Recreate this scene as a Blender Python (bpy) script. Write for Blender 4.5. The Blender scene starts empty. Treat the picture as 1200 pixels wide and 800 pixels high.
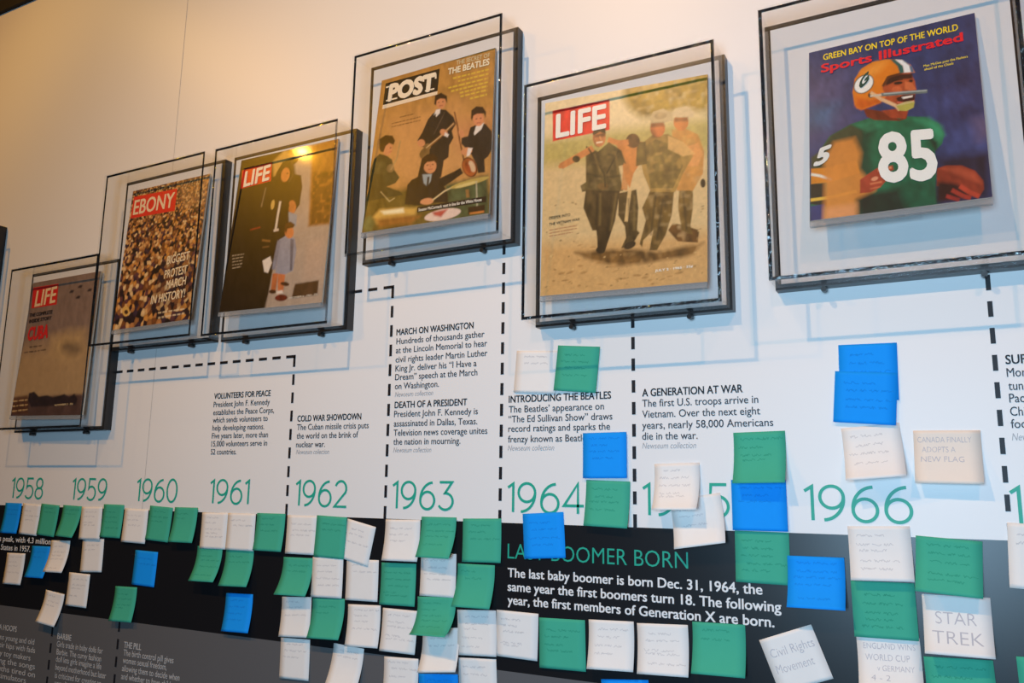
import bpy, math, random
import numpy as np
from mathutils import Matrix, Vector
S = bpy.context.scene
COL = S.collection

# ------------------------------------------------------------------ camera
F, YAW, PITCH, ROLL, DIST, EYE = 977.75, -0.497765, 0.1762216, 0.0140958, 1.3, 1.5
cy, sy, cp, sp = math.cos(YAW), math.sin(YAW), math.cos(PITCH), math.sin(PITCH)
fwd = np.array([sy*cp, cy*cp, sp]); rgt = np.array([cy, -sy, 0.0]); up_ = np.cross(rgt, fwd)
cr, sr = math.cos(ROLL), math.sin(ROLL)
RIGHT = cr*rgt + sr*up_; UP = -sr*rgt + cr*up_
cam = bpy.data.cameras.new('camera'); cam.sensor_width = 36; cam.lens = F*36/1200
cam.clip_start = 0.02
camo = bpy.data.objects.new('camera', cam); COL.objects.link(camo)
camo.matrix_world = Matrix(((RIGHT[0], UP[0], -fwd[0], 0), (RIGHT[1], UP[1], -fwd[1], -DIST),
                            (RIGHT[2], UP[2], -fwd[2], EYE), (0, 0, 0, 1)))
S.camera = camo
S.cycles.transparent_max_bounces = 32

# ------------------------------------------------------------------ light
S.view_settings.view_transform = 'Standard'; S.view_settings.look = 'None'
S.view_settings.exposure = 0.27; S.view_settings.gamma = 1.0; S.view_settings.use_curve_mapping = False
w = bpy.data.worlds.new('world'); S.world = w; w.use_nodes = True
w.node_tree.nodes['Background'].inputs[0].default_value = (0.30, 0.55, 1.0, 1)
w.node_tree.nodes['Background'].inputs[1].default_value = 0.10

def spot(name, loc, aim, power, color, size, blend, rad):
    l = bpy.data.lights.new(name, 'SPOT'); l.energy = power; l.color = color
    l.spot_size = math.radians(size); l.spot_blend = blend; l.shadow_soft_size = rad
    o = bpy.data.objects.new(name, l); COL.objects.link(o); o.location = loc
    o.rotation_euler = (Vector(aim) - Vector(loc)).to_track_quat('-Z', 'Y').to_euler()
def area(name, loc, aim, power, color, sx, sz):
    l = bpy.data.lights.new(name, 'AREA'); l.energy = power; l.color = color
    l.shape = 'RECTANGLE'; l.size = sx; l.size_y = sz
    o = bpy.data.objects.new(name, l); COL.objects.link(o); o.location = loc
    o.rotation_euler = (Vector(aim) - Vector(loc)).to_track_quat('-Z', 'Y').to_euler()
LAMPS = [  # track spots: place, aim, watts, colour, cone
    ((-2.9, -1.65, 3.45), (-1.9, 0, 1.75), 67, (1.0, 0.44, 0.02), 95),
    ((-1.0, -1.65, 3.45), (-0.6, 0, 1.45), 86, (1.0, 0.60, 0.28), 92),
    ((0.7, -1.65, 3.45), (0.4, 0, 1.6), 46, (1.0, 0.46, 0.20), 95),
    ((-2.5, -0.67, 3.16), (-1.8, 0, 2.1), 5, (1.0, 0.60, 0.12), 95)]
FILL = (31, (0.43, 0.70, 0.95))
WORLD = (0.01, (0.9, 0.95, 1.0))
for loc, aim, pw_, colr, cone in LAMPS: spot('track_spot', loc, aim, pw_, colr, cone, 0.9, 0.02)
area('blue_fill', (-0.1, -2.0, 1.5), (-0.25, 0, 1.5), FILL[0], FILL[1], 0.6, 0.6)  # unseen area lamp added as bluish fill, no screen behind it
w.node_tree.nodes['Background'].inputs[0].default_value = (*WORLD[1], 1)
w.node_tree.nodes['Background'].inputs[1].default_value = WORLD[0]

# ------------------------------------------------------------------ helpers
def lin(r, g, b):
    f = lambda c: (c/255/12.92) if c <= 10 else ((c/255+0.055)/1.055)**2.4
    return (f(r), f(g), f(b))
def ray(px, py):
    d = RIGHT*((px-600)/F) - UP*((py-400)/F) + fwd
    return d
def wp(px, py, y=0.0):                       # the point at depth y that stands there
    d = ray(px, py); t = (DIST+y)/d[1]
    return np.array([d[0]*t, y, EYE+d[2]*t])
def proj(p):
    q = np.array(p) - np.array([0, -DIST, EYE]); z = q@fwd
    return np.array([600+F*(q@RIGHT)/z, 400-F*(q@UP)/z])

def mat(name, col, rough=0.6, spec=0.5, coat=0.0, noise=0.0, nscale=40, bump=0.0, bscale=200, metal=0.0):
    m = bpy.data.materials.new(name); m.use_nodes = True; nt = m.node_tree; b = nt.nodes['Principled BSDF']
    b.inputs['Base Color'].default_value = (*col, 1); b.inputs['Roughness'].default_value = rough
    b.inputs['Specular IOR Level'].default_value = spec; b.inputs['Metallic'].default_value = metal
    b.inputs['Coat Weight'].default_value = coat; b.inputs['Coat Roughness'].default_value = 0.12
    if noise:
        tc = nt.nodes.new('ShaderNodeTexCoord'); n = nt.nodes.new('ShaderNodeTexNoise'); n.inputs['Scale'].default_value = nscale
        n.inputs['Detail'].default_value = 4
        mx = nt.nodes.new('ShaderNodeMix'); mx.data_type = 'RGBA'
        mx.inputs[6].default_value = (*[c*(1-noise) for c in col], 1); mx.inputs[7].default_value = (*[min(1, c*(1+noise)) for c in col], 1)
        nt.links.new(tc.outputs['Object'], n.inputs['Vector']); nt.links.new(n.outputs['Fac'], mx.inputs[0])
        nt.links.new(mx.outputs[2], b.inputs['Base Color'])
    if bump:
        tc = nt.nodes.new('ShaderNodeTexCoord'); n = nt.nodes.new('ShaderNodeTexNoise'); n.inputs['Scale'].default_value = bscale
        n.inputs['Detail'].default_value = 3
        bp = nt.nodes.new('ShaderNodeBump'); bp.inputs['Strength'].default_value = bump; bp.inputs['Distance'].default_value = 0.004
        nt.links.new(tc.outputs['Object'], n.inputs['Vector']); nt.links.new(n.outputs['Fac'], bp.inputs['Height'])
        nt.links.new(bp.outputs[0], b.inputs['Normal'])
    return m
def clear_mat(name, tint, ior=1.49, rough=0.0, body=0.0):
    m = bpy.data.materials.new(name); m.use_nodes = True; nt = m.node_tree
    nt.nodes.remove(nt.nodes['Principled BSDF']); out = nt.nodes['Material Output']
    tr = nt.nodes.new('ShaderNodeBsdfTransparent'); tr.inputs[0].default_value = (*tint, 1)
    gl = nt.nodes.new('ShaderNodeBsdfGlossy'); gl.inputs['Roughness'].default_value = rough
    lw = nt.nodes.new('ShaderNodeLayerWeight'); lw.inputs['Blend'].default_value = 0.5
    pw = nt.nodes.new('ShaderNodeMath'); pw.operation = 'POWER'; pw.inputs[1].default_value = 5.0
    fr = nt.nodes.new('ShaderNodeMath'); fr.operation = 'MULTIPLY_ADD'; fr.inputs[1].default_value = 0.96*0.4; fr.inputs[2].default_value = ((ior-1)/(ior+1))**2*0.6
    nt.links.new(lw.outputs['Facing'], pw.inputs[0]); nt.links.new(pw.outputs[0], fr.inputs[0])
    mx = nt.nodes.new('ShaderNodeMixShader')
    nt.links.new(fr.outputs[0], mx.inputs[0]); nt.links.new(tr.outputs[0], mx.inputs[1]); nt.links.new(gl.outputs[0], mx.inputs[2])
    last = mx
    if body:
        df = nt.nodes.new('ShaderNodeBsdfDiffuse'); df.inputs[0].default_value = (0.50, 0.49, 0.48, 1)
        m2 = nt.nodes.new('ShaderNodeMixShader'); m2.inputs[0].default_value = body
        nt.links.new(mx.outputs[0], m2.inputs[1]); nt.links.new(df.outputs[0], m2.inputs[2]); last = m2
    nt.links.new(last.outputs[0], out.inputs[0])
    return m
def print_mat(name, rough, coat):
    m = mat(name, (1, 1, 1), rough, 0.5, coat); nt = m.node_tree
    a = nt.nodes.new('ShaderNodeAttribute'); a.attribute_name = 'ink'
    nt.links.new(a.outputs['Color'], nt.nodes['Principled BSDF'].inputs['Base Color'])
    nt.nodes['Principled BSDF'].inputs['Coat Roughness'].default_value = 0.06
    return m

M = dict(
    white=mat('white_panel', (0.80, 0.79, 0.78), 0.42, 0.35, noise=0.015, nscale=3),
    black=mat('black_panel', (0.010, 0.010, 0.012), 0.32, 0.35),
    grey=mat('grey_panel', (0.115, 0.115, 0.12), 0.4, 0.4),
    teal=mat('teal_ink', lin(38, 165, 140), 0.45, 0.3),
    ink=mat('charcoal_ink', lin(52, 52, 60), 0.5, 0.3),
    inkblk=mat('black_ink', lin(26, 26, 32), 0.5, 0.3),
    faint=mat('pale_grey_ink', lin(165, 163, 165), 0.5, 0.3),
    inkw=mat('white_ink', (0.78, 0.78, 0.78), 0.5, 0.3),
    inkg=mat('grey_white_ink', (0.50, 0.50, 0.50), 0.5, 0.3),
    seam=mat('seam_shadow_gap', (0.55, 0.53, 0.5), 0.6, 0.2),
    board=mat('black_board', (0.012, 0.012, 0.013), 0.35, 0.5, bump=0.05),
    mount=mat('grey_mount_board', (0.70, 0.69, 0.68), 0.55, 0.3, noise=0.03),
    clear=clear_mat('clear_acrylic', (0.982, 0.985, 0.985)),
    edge=mat('acrylic_edge', (0.012, 0.014, 0.018), 0.06, 1.0, bump=1.0, bscale=120),
    ledge=clear_mat('frosted_acrylic', (0.93, 0.935, 0.94), 1.49, 0.12, 0.38),
    screw=mat('black_screw', (0.02, 0.02, 0.02), 0.3, 0.5),
    pages=mat('page_edges', (0.55, 0.50, 0.42), 0.7, 0.2, noise=0.2, nscale=300),
    cover=print_mat('printed_cover', 0.38, 0.22),
    floor=mat('dark_carpet', (0.05, 0.045, 0.04), 0.9, 0.1, noise=0.3),
    ceil=mat('dark_ceiling', (0.02, 0.018, 0.016), 0.8, 0.2, noise=0.2),
    rear=mat('brown_wall', (0.10, 0.075, 0.055), 0.7, 0.2, noise=0.2, nscale=4),
    green=mat('green_paper', (0.055, 0.41, 0.275), 0.75, 0.15, noise=0.04),
    blue=mat('blue_paper', (0.006, 0.31, 0.95), 0.75, 0.15, noise=0.04),
    cream=mat('cream_paper', (0.83, 0.81, 0.785), 0.8, 0.12, noise=0.03),
    peach=mat('peach_paper', (0.83, 0.74, 0.65), 0.8, 0.12, noise=0.03),
    pen_word=mat('marker_line', (0.50, 0.49, 0.53), 0.8, 0.1),
    pen=mat('pencil_line', (0.62, 0.60, 0.60), 0.8, 0.1),
    pen_dark=mat('pen_line', (0.10, 0.12, 0.13), 0.8, 0.1),
    pen_green=mat('pen_on_green', (0.035, 0.31, 0.205), 0.8, 0.1),
    pen_blue=mat('pen_on_blue', (0.008, 0.245, 0.76), 0.8, 0.1),
)

class MB:
    def __init__(s): s.v = []; s.f = []; s.m = []; s.c = []
    def add(s, vs, fs, mi=0, col=None):
        n = len(s.v); s.v += [tuple(map(float, p)) for p in vs]
        s.f += [tuple(int(i)+n for i in f) for f in fs]; s.m += [mi]*len(fs)
        s.c += [tuple(col) if col is not None else (1, 1, 1)]*len(vs)
    def quad(s, a, b, c, d, mi=0, col=None): s.add([a, b, c, d], [(0, 1, 2, 3)], mi, col)
    def box(s, x0, x1, y0, y1, z0, z1, mi=0, only=None):
        v = [(x, y, z) for z in (z0, z1) for y in (y0, y1) for x in (x0, x1)]
        fs = dict(b=(0, 2, 3, 1), t=(4, 5, 7, 6), f=(0, 1, 5, 4), k=(2, 6, 7, 3), l=(0, 4, 6, 2), r=(1, 3, 7, 5))
        for k, f in fs.items():
            s.add([v[i] for i in f], [(0, 1, 2, 3)], mi[k] if isinstance(mi, dict) else mi)
    def build(s, name, mats, parent=None, smooth=False, ink=False):
        me = bpy.data.meshes.new(name); me.from_pydata(s.v, [], s.f)
        for m in (mats if isinstance(mats, (list, tuple)) else [mats]): me.materials.append(m)
        me.polygons.foreach_set('material_index', s.m)
        if smooth: me.polygons.foreach_set('use_smooth', [True]*len(s.f))
        if ink:
            at = me.color_attributes.new('ink', 'FLOAT_COLOR', 'POINT')
            a = np.ones((len(s.v), 4), np.float32); a[:, :3] = np.array(s.c, np.float32); at.data.foreach_set('color', a.ravel())
        me.update(); o = bpy.data.objects.new(name, me); COL.objects.link(o)
        if parent: o.parent = parent
        return o
def empty(name, loc):
    o = bpy.data.objects.new(name, None); COL.objects.link(o); o.location = loc; o.empty_display_size = 0.05; return o
def tag(o, label, cat, group=None):
    o['label'] = label; o['category'] = cat
    if group: o['group'] = group
    return o

_tc = {}
def glyphs(txt, off=0.0, shear=0.0):
    """flat letter mesh, baseline at 0; returns verts (n,2), faces; size 1"""
    k = (txt, off, shear)
    if k in _tc: return _tc[k]
    c = bpy.data.curves.new('t', 'FONT'); c.body = txt; c.size = 1; c.offset = min(off, 0.0); c.shear = shear; c.resolution_u = 3
    o = bpy.data.objects.new('t', c); COL.objects.link(o)
    dg = bpy.context.evaluated_depsgraph_get(); me = o.evaluated_get(dg).to_mesh()
    v = np.array([(p.co.x, p.co.y) for p in me.vertices]) if len(me.vertices) else np.zeros((0, 2))
    f = [tuple(p.vertices) for p in me.polygons]
    if off > 0 and len(v):                                # heavier letters: the same strokes, widened
        vv_, ff_ = [], []
        for dx, dy in (((-1, -.5), (1, -.5), (-1, .5), (1, .5)) if off < 0.03 else [(r_*math.cos(i*math.pi/4), r_*math.sin(i*math.pi/4)) for r_ in (.5, 1) for i in range(8)]):
            n = len(vv_)*len(v); ff_ += [tuple(i+n for i in q) for q in f]
            vv_.append(np.c_[v+np.array([dx, dy])*off, np.full(len(v), len(vv_))])
        v, f = np.concatenate(vv_), ff_
    else: v = np.c_[v, np.zeros(len(v))]
    o.evaluated_get(dg).to_mesh_clear(); bpy.data.objects.remove(o); bpy.data.curves.remove(c)
    _tc[k] = (v, f); return v, f
CAP = 0.729
def cap_of():
    v, f = glyphs('H'); return v[:, 1].max() - v[:, 1].min()
CAP = cap_of()

# ------------------------------------------------------------------ the setting
ZB, ZG, ZT = EYE-0.056, EYE-0.300, EYE+1.405          # band top, band bottom, panel top
XL, XR = -4.2, 2.2
b = MB()
b.box(XL, XR, 0, 0.12, ZB, ZT, 0); b.box(XL, XR, 0, 0.12, ZG, ZB, 1); b.box(XL, XR, 0, 0.12, 0, ZG, 2)
wall = b.build('wall_back', [M['white'], M['black'], M['grey']]); wall['kind'] = 'structure'
b = MB(); b.box(XL, XR, -0.012, 0.12, ZT, 3.6, 0); o = b.build('trim_1', M['ceil']); o['kind'] = 'structure'
b = MB(); b.box(XL, XR, -4.6, 0.12, -0.1, 0, 0); o = b.build('floor', M['floor']); o['kind'] = 'structure'
b = MB(); b.box(XL, XR, -4.6, 0.12, 3.6, 3.7, 0); o = b.build('ceiling', M['ceil']); o['kind'] = 'structure'
b = MB(); b.box(XL, XR, -4.7, -4.6, 0, 3.6, 0); o = b.build('wall_rear', M['rear']); o['kind'] = 'structure'
xs = -1.655
b = MB(); b.quad((xs-.0008, -.0004, ZB), (xs+.0008, -.0004, ZB), (xs+.0008, -.0004, ZT), (xs-.0008, -.0004, ZT)); b.build('panel_seam', M['seam'], wall)

YP = -0.0006
def put_text(mb, txt, p0, x1px, cap, off=0.0, shear=0.0, mi=0, y=YP):
    """one line of print on the wall: starts at pixel point p0 (baseline), right end fitted to x1px"""
    a = wp(*p0); e = wp(x1px, p0[1]); v, f = glyphs(txt, off, shear)
    lo, hi = v[:, 0].min(), v[:, 0].max(); sx = (e[0]-a[0])/(hi-lo); sz = cap/CAP
    mb.add([(a[0]+(q[0]-lo)*sx, y-q[2]*4e-5, a[2]+q[1]*sz) for q in v], f, mi)
def capz(px, pytop, pybase): return wp(px, pytop)[2]-wp(px, pybase)[2]

# years, in a light round-cornered numeral drawn stroke by stroke
def arc(cx, cy_, rx, ry, a0, a1, n=18):
    return [(cx+rx*math.cos(math.radians(a0+(a1-a0)*i/n)), cy_+ry*math.sin(math.radians(a0+(a1-a0)*i/n))) for i in range(n+1)]
NUM = {
    '0': (0.68, [arc(.34, .5, .31, .5, 0, 360, 36)]), '1': (0.22, [[(0, .85), (.20, .985), (.20, 0)]]),
    '2': (0.62, [arc(.31, .70, .27, .30, 160, -28, 20)+[(.02, 0), (.62, 0)]]),
    '3': (0.62, [[(.04, 1), (.56, 1), (.27, .60)]+arc(.29, .30, .31, .30, 88, -150, 22)]),
    '4': (0.70, [[(.50, 0), (.50, 1), (.02, .26), (.70, .26)]]),
    '5': (0.62, [[(.56, 1), (.10, 1), (.07, .52)]+arc(.28, .32, .32, .32, 118, -146, 22)]),
    '6': (0.64, [arc(.33, .32, .30, .32, 0, 360, 32), arc(.56, .36, .53, .62, 184, 92, 14)]),
    '7': (0.58, [[(.02, 1), (.56, 1), (.18, 0)]]),
    '8': (0.62, [arc(.31, .755, .24, .245, 0, 360, 30), arc(.31, .265, .29, .265, 0, 360, 32)]),
    '9': (0.64, [arc(.31, .68, .30, .32, 0, 360, 32), arc(.08, .64, .53, .62, 4, -88, 14)])}
def put_year(mb, txt, p0, x1px, cap, wd=0.094):
    a = wp(*p0); e = wp(x1px, p0[1]); gap = 0.17; tot = sum(NUM[c][0] for c in txt)+gap*(len(txt)-1); sx = (e[0]-a[0])/tot; u = 0; k = 0
    for c in txt:
        for st in NUM[c][1]:
            q = [np.array([a[0]+(u+x)*sx, a[2]+y*cap]) for x, y in st]; closed = np.hypot(*(q[0]-q[-1])) < 1e-6
            if closed: q = q[:-1]
            n = len(q); L = []; R_ = []; h = wd*cap/2
            for i in range(n):
                d0 = q[i]-q[i-1] if (i or closed) else q[1]-q[0]; d1 = q[(i+1) % n]-q[i] if (i < n-1 or closed) else q[i]-q[i-1]
                d0 = d0/np.hypot(*d0); d1 = d1/np.hypot(*d1); t = d0+d1; t = t/np.hypot(*t); m = min(1/max(.3, t@d1), 2.2)
                nn = np.array([-t[1], t[0]])*h*m; L.append(q[i]+nn); R_.append(q[i]-nn)
            y = YP-k*4e-5; k += 1
            mb.add([(p[0], y, p[1]) for p in L+R_], [(i, n+i, n+(i+1) % n, (i+1) % n) for i in range(n if closed else n-1)])
        u += NUM[c][0]+gap
zyear = wp(955.5, 609)[2]; ycap = capz(946, 569, 609)
for txt, x0, x1, yb in (('1958', 12.5, 49.5, 583), ('1959', 83.6, 124, 585), ('1960', 159.3, 207, 586.8), ('1961', 245.4, 291, 589.2),
                        ('1962', 345.9, 406, 592), ('1963', 459.7, 531, 595.3), ('1964', 595, 684.3, 599.5), ('1965', 754, 854.7, 603.2),
                        ('1966', 944, 1069.4, 609), ('1967', 1187, 1325, 615)):
    b = MB(); put_year(b, txt, (x0, yb), x1, ycap); b.build('year_number', M['teal'], wall)

# captions above the band: (heading, [lines], start/right pixel pairs)
def caption(head, lines, credit=None, hm='inkblk', bm='ink', off=0.006, cap=None, hoff=0.022):
    b = MB()
    put_text(b, head[0], (head[1], head[2]), head[3], cap*1.03, hoff, 0, 0)
    for t, x0, yb, x1 in lines: put_text(b, t, (x0, yb), x1, cap, off, 0, 1)
    if credit: put_text(b, credit[0], credit[1:3], credit[3], cap*0.82, -0.004, 0.25, 2)
    b.build('caption_text', [M[hm], M[bm], M['faint']], wall)
CC = 0.0118
Bx = lambda x: 440+x/3.3333
By = lambda y: 320+y/3.3333
caption(('VOLUNTEERS FOR PEACE', 251, 467.3, 317), [
    ('President John F. Kennedy', 250.4, 477, 316), ('establishes the Peace Corps,', 250, 486.3, 321), ('which sends volunteers to', 249.5, 495.2, 313.6),
    ('help developing nations.', 249, 504.4, 309.6), ('Five years later, more than', 248.3, 513.6, 314), ('15,000 volunteers serve in', 247.7, 523, 313), ('52 countries.', 247, 532.4, 277)], cap=CC)
caption(('COLD WAR SHOWDOWN', 348.5, 493.8, 423.3), [
    ('The Cuban missile crisis puts', 348, 503.8, 432), ('the world on the brink of', 347.6, 513.9, 419.6), ('nuclear war.', 347, 524, 380.8)],
    ('Newseum collection', 347, 532, 385.6), cap=CC)
caption(('MARCH ON WASHINGTON', Bx(82), By(243), Bx(383)), [
    ('Hundreds of thousands gather', Bx(82), By(278), Bx(425)), ('at the Lincoln Memorial to hear', Bx(80), By(313), Bx(436)),
    ('civil rights leader Martin Luther', Bx(79), By(349), Bx(437)), ('King Jr. deliver his \u201cI Have a', Bx(78), By(384), Bx(395)),
    ('Dream\u201d speech at the March', Bx(77), By(418), Bx(398)), ('on Washington.', Bx(76), By(453), Bx(248))],
    ('Newseum collection', Bx(76), By(483), Bx(225)), cap=CC)
caption(('DEATH OF A PRESIDENT', Bx(75), By(527), Bx(358)), [
    ('President John F. Kennedy is', Bx(73), By(562), Bx(400)), ('assassinated in Dallas, Texas.', Bx(72), By(599), Bx(398)),
    ('Television news coverage unites', Bx(71), By(635), Bx(437)), ('the nation in mourning.', Bx(70), By(670), Bx(332))],
    ('Newseum collection', Bx(70), By(700), Bx(218)), cap=CC)
caption(('INTRODUCING THE BEATLES', Bx(521), By(506), Bx(921)), [
    ('The Beatles\u2019 appearance on', Bx(521), By(545), Bx(893)), ('\u201cThe Ed Sullivan Show\u201d draws', Bx(520), By(583), Bx(926)),
    ('record ratings and sparks the', Bx(519), By(620), Bx(917)), ('frenzy known as Beatlemania.', Bx(518), By(661), Bx(912))],
    ('Newseum collection', Bx(517), By(693), Bx(698)), cap=CC)
Cx = lambda x: 740+x/3.075
Cy = lambda y: 360+y/3.075
caption(('A GENERATION AT WAR', Cx(39), Cy(321), Cx(402)), [
    ('The first U.S. troops arrive in', Cx(39), Cy(359), Cx(458)), ('Vietnam. Over the next eight', Cx(39), Cy(398), Cx(465)),
    ('years, nearly 58,000 Americans', Cx(39), Cy(438), Cx(512)), ('die in the war.', Cx(39), Cy(477), Cx(239))],
    ('Newseum collection', Cx(39), Cy(509), Cx(233)), cap=CC)
caption(('SUPER BOWL', 1178.5, 426.5, 1272), [
    ('More than 50 million', 1180, 441.5, 1300), ('tune in to watch the', 1182, 457, 1298), ('Packers defeat the', 1183, 471.5, 1290),
    ('Chiefs in the first', 1184, 487, 1282), ('football final.', 1185, 501.5, 1262)], ('Newseum collection', 1186, 516, 1270), cap=CC)

# text on the black band
b = MB()
put_text(b, 'LAST BOOMER BORN', (595, 654), 806.3, capz(600, 636.5, 654), -0.006, 0, 0)
b.build('banner_heading', M['teal'], wall)
b = MB(); c_ = capz(596, 665.2, 675.6)
put_text(b, 'The last baby boomer is born Dec. 31, 1964, the', (595, 675.6), 893, c_, 0.020)
put_text(b, 'same year the first boomers turn 18. The following', (595, 691.8), 914.9, c_, 0.020)
put_text(b, 'year, the first members of Generation X are born.', (595, 707.5), 906.7, c_, 0.020)
b.build('banner_text', M['inkw'], wall)
b = MB(); c_ = capz(30, 629, 635.5)
put_text(b, 'its peak, with 4.3 million', (-4, 633.4), 60, c_, 0.012); put_text(b, 'United States in 1957.', (-16, 642.4), 36, c_, 0.012)
b.build('banner_text', M['inkw'], wall)
# text on the grey strip
R1 = lambda x: x/3.075
R2 = lambda y: 540+y/3.075
def grey_block(head, lines):
    b = MB(); c_ = 0.0128
    put_text(b, head[0], (R1(head[1]), R2(head[2])), R1(head[3]), c_, 0.02)
    for t, x0, yb, x1 in lines: put_text(b, t, (R1(x0), R2(yb)), R1(x1), c_, 0.008)
    b.build('caption_text', M['inkg'], wall)
grey_block(('HULA HOOPS', -30, 602, 62), [('Americans young and old', -60, 632, 127), ('twist their hips with fads', -60, 660, 130), ('made by toy makers', -60, 689, 113),
           ('and sing the songs', -60, 716, 130), ('of youths tired on', -60, 744, 130), ('hoop simulators', -60, 770, 97)])
grey_block(('BARBIE', 207, 640, 258), [('Girls trade in baby dolls for', 205, 668, 373), ('Barbie. The curvy fashion', 204, 696, 367), ('doll lets girls imagine a life', 202, 722, 368),
           ('beyond motherhood but later', 200, 751, 385), ('is criticized for creating an', 198, 780, 367), ('unrealistic body image.', 197, 808, 350)])
grey_block(('THE PILL', 447, 672, 510), [('The birth control pill gives', 445, 700, 628), ('women sexual freedom,', 443, 727, 603), ('allowing them to decide when', 440, 756, 650),
           ('and whether to have children.', 437, 785, 645)])

# dashed rules
DL, DG, DW = 0.0225, 0.0155, 0.0062
def dashes(pts, mi='inkblk', wd=DW):
    b = MB()
    for (x0, z0), (x1, z1) in zip(pts, pts[1:]):
        L = math.hypot(x1-x0, z1-z0); n = max(1, round((L+DG)/(DL+DG))); per = (L+DG)/n; ux, uz = (x1-x0)/L, (z1-z0)/L
        nx, nz = -uz*wd/2, ux*wd/2
        for i in range(n):
            a = i*per; e = min(L, a+per-DG)
            if i == 0: a = -wd/2
            q = [(x0+ux*a+nx, YP, z0+uz*a+nz), (x0+ux*e+nx, YP, z0+uz*e+nz), (x0+ux*e-nx, YP, z0+uz*e-nz), (x0+ux*a-nx, YP, z0+uz*a-nz)]
            b.quad(*(q if ux*0+1 > 0 else q))
    b.build('dashed_line', M[mi], wall)
def xz(px, py): p = wp(px, py); return (p[0], p[2])
h1 = xz(346.7, 417.3); dashes([(h1[0], ZB), (h1[0]-.003, h1[1]), (wp(100, 440)[0], h1[1]-.003)])
h2 = xz(460.6, 336); dashes([(wp(451.2, 603)[0], ZB), h2, (wp(380, 344)[0], h2[1]-.001)])
for px, py in ((591, 285), (741.5, 370), (1157, 322)):
    t = xz(px, py); dashes([(t[0], ZB), (t[0], t[1])])
for px, py in ((62, 734), (140.5, 728)):
    t = xz(px, py); dashes([(t[0], t[1]), (t[0], t[1]-0.32)])

# ------------------------------------------------------------------ display cases
YF, TB, TA = -0.083, 0.020, 0.0055
def case(x0, x1, z0, z1, label, ledge=None):
    W, H = x1-x0, z1-z0
    r = tag(empty('display_case', (x0, 0, z0)), label, 'display case', 'clear magazine cases on the timeline wall')
    b = MB(); b.box(0, W, -TB, -0.0002, 0, H); b.build('backing_board', M['board'], r)
    i = 0.009; b = MB(); b.box(i, W-i, -TB-0.002, -TB, i, H-i); b.build('mount_panel', M['mount'], r)
    e = 0.002; c = MB(); y0, y1 = YF, -TB-0.0003
    E1 = dict(b=0, t=0, f=1, k=1, l=0, r=0)
    c.box(e, e+TA, y0+TA, y1, e+TA, H-e-TA, dict(b=0, t=0, f=1, k=0, l=0, r=0))          # left wall
    c.box(W-e-TA, W-e, y0+TA, y1, e+TA, H-e-TA, dict(b=0, t=0, f=1, k=0, l=0, r=0))
    c.box(e, W-e, y0+TA, y1, e, e+TA, dict(b=0, t=0, f=1, k=0, l=0, r=0))
    c.box(e, W-e, y0+TA, y1, H-e-TA, H-e, dict(b=0, t=0, f=1, k=0, l=0, r=0))
    c.box(e, W-e, y0, y0+TA, e, H-e, dict(b=0, t=0, f=0, k=0, l=0, r=0))                  # front sheet
    c.build('acrylic_cover', [M['clear'], M['edge']], r)
    for k in (0.2, 0.8):
        s = MB(); n = 12; R = 0.0042; cx = W*k; cz = -0.0045; ring = []
        for yy in (-TB-0.002, -TB+0.008):
            ring.append([(cx+R*math.cos(a*2*math.pi/n), yy, cz+R*math.sin(a*2*math.pi/n)) for a in range(n)])
        s.add(ring[0]+ring[1], [(j, (j+1) % n, n+(j+1) % n, n+j) for j in range(n)]+[tuple(range(n))[::-1], tuple(range(n, 2*n))])
        s.build('screw', M['screw'], r)
    return r

# ------------------------------------------------------------------ magazines: printed pictures on paper
def homography(src):
    dst = [(0, 1), (1, 1), (1, 0), (0, 0)]; A = []
    for (x, y), (u, v) in zip(src, dst):
        A.append([x, y, 1, 0, 0, 0, -u*x, -u*y, -u]); A.append([0, 0, 0, x, y, 1, -v*x, -v*y, -v])
    _, _, vt = np.linalg.svd(np.array(A, float)); Hm = vt[-1].reshape(3, 3)
    def f(pts):
        p = np.c_[np.atleast_2d(np.array(pts, float)), np.ones(len(np.atleast_2d(pts)))]@Hm.T
        return p[:, :2]/p[:, 2:]
    return f
def vnoise(U, V, s, seed):
    rs = np.random.RandomState(seed); T = rs.rand(64, 64)
    x, y = U*s, V*s; xi, yi = np.floor(x).astype(int), np.floor(y).astype(int); fx, fy = x-xi, y-yi
    fx, fy = fx*fx*(3-2*fx), fy*fy*(3-2*fy); g = lambda a, b_: T[a % 64, b_ % 64]
    return (g(xi, yi)*(1-fx)+g(xi+1, yi)*fx)*(1-fy)+(g(xi, yi+1)*(1-fx)+g(xi+1, yi+1)*fx)*fy
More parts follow.
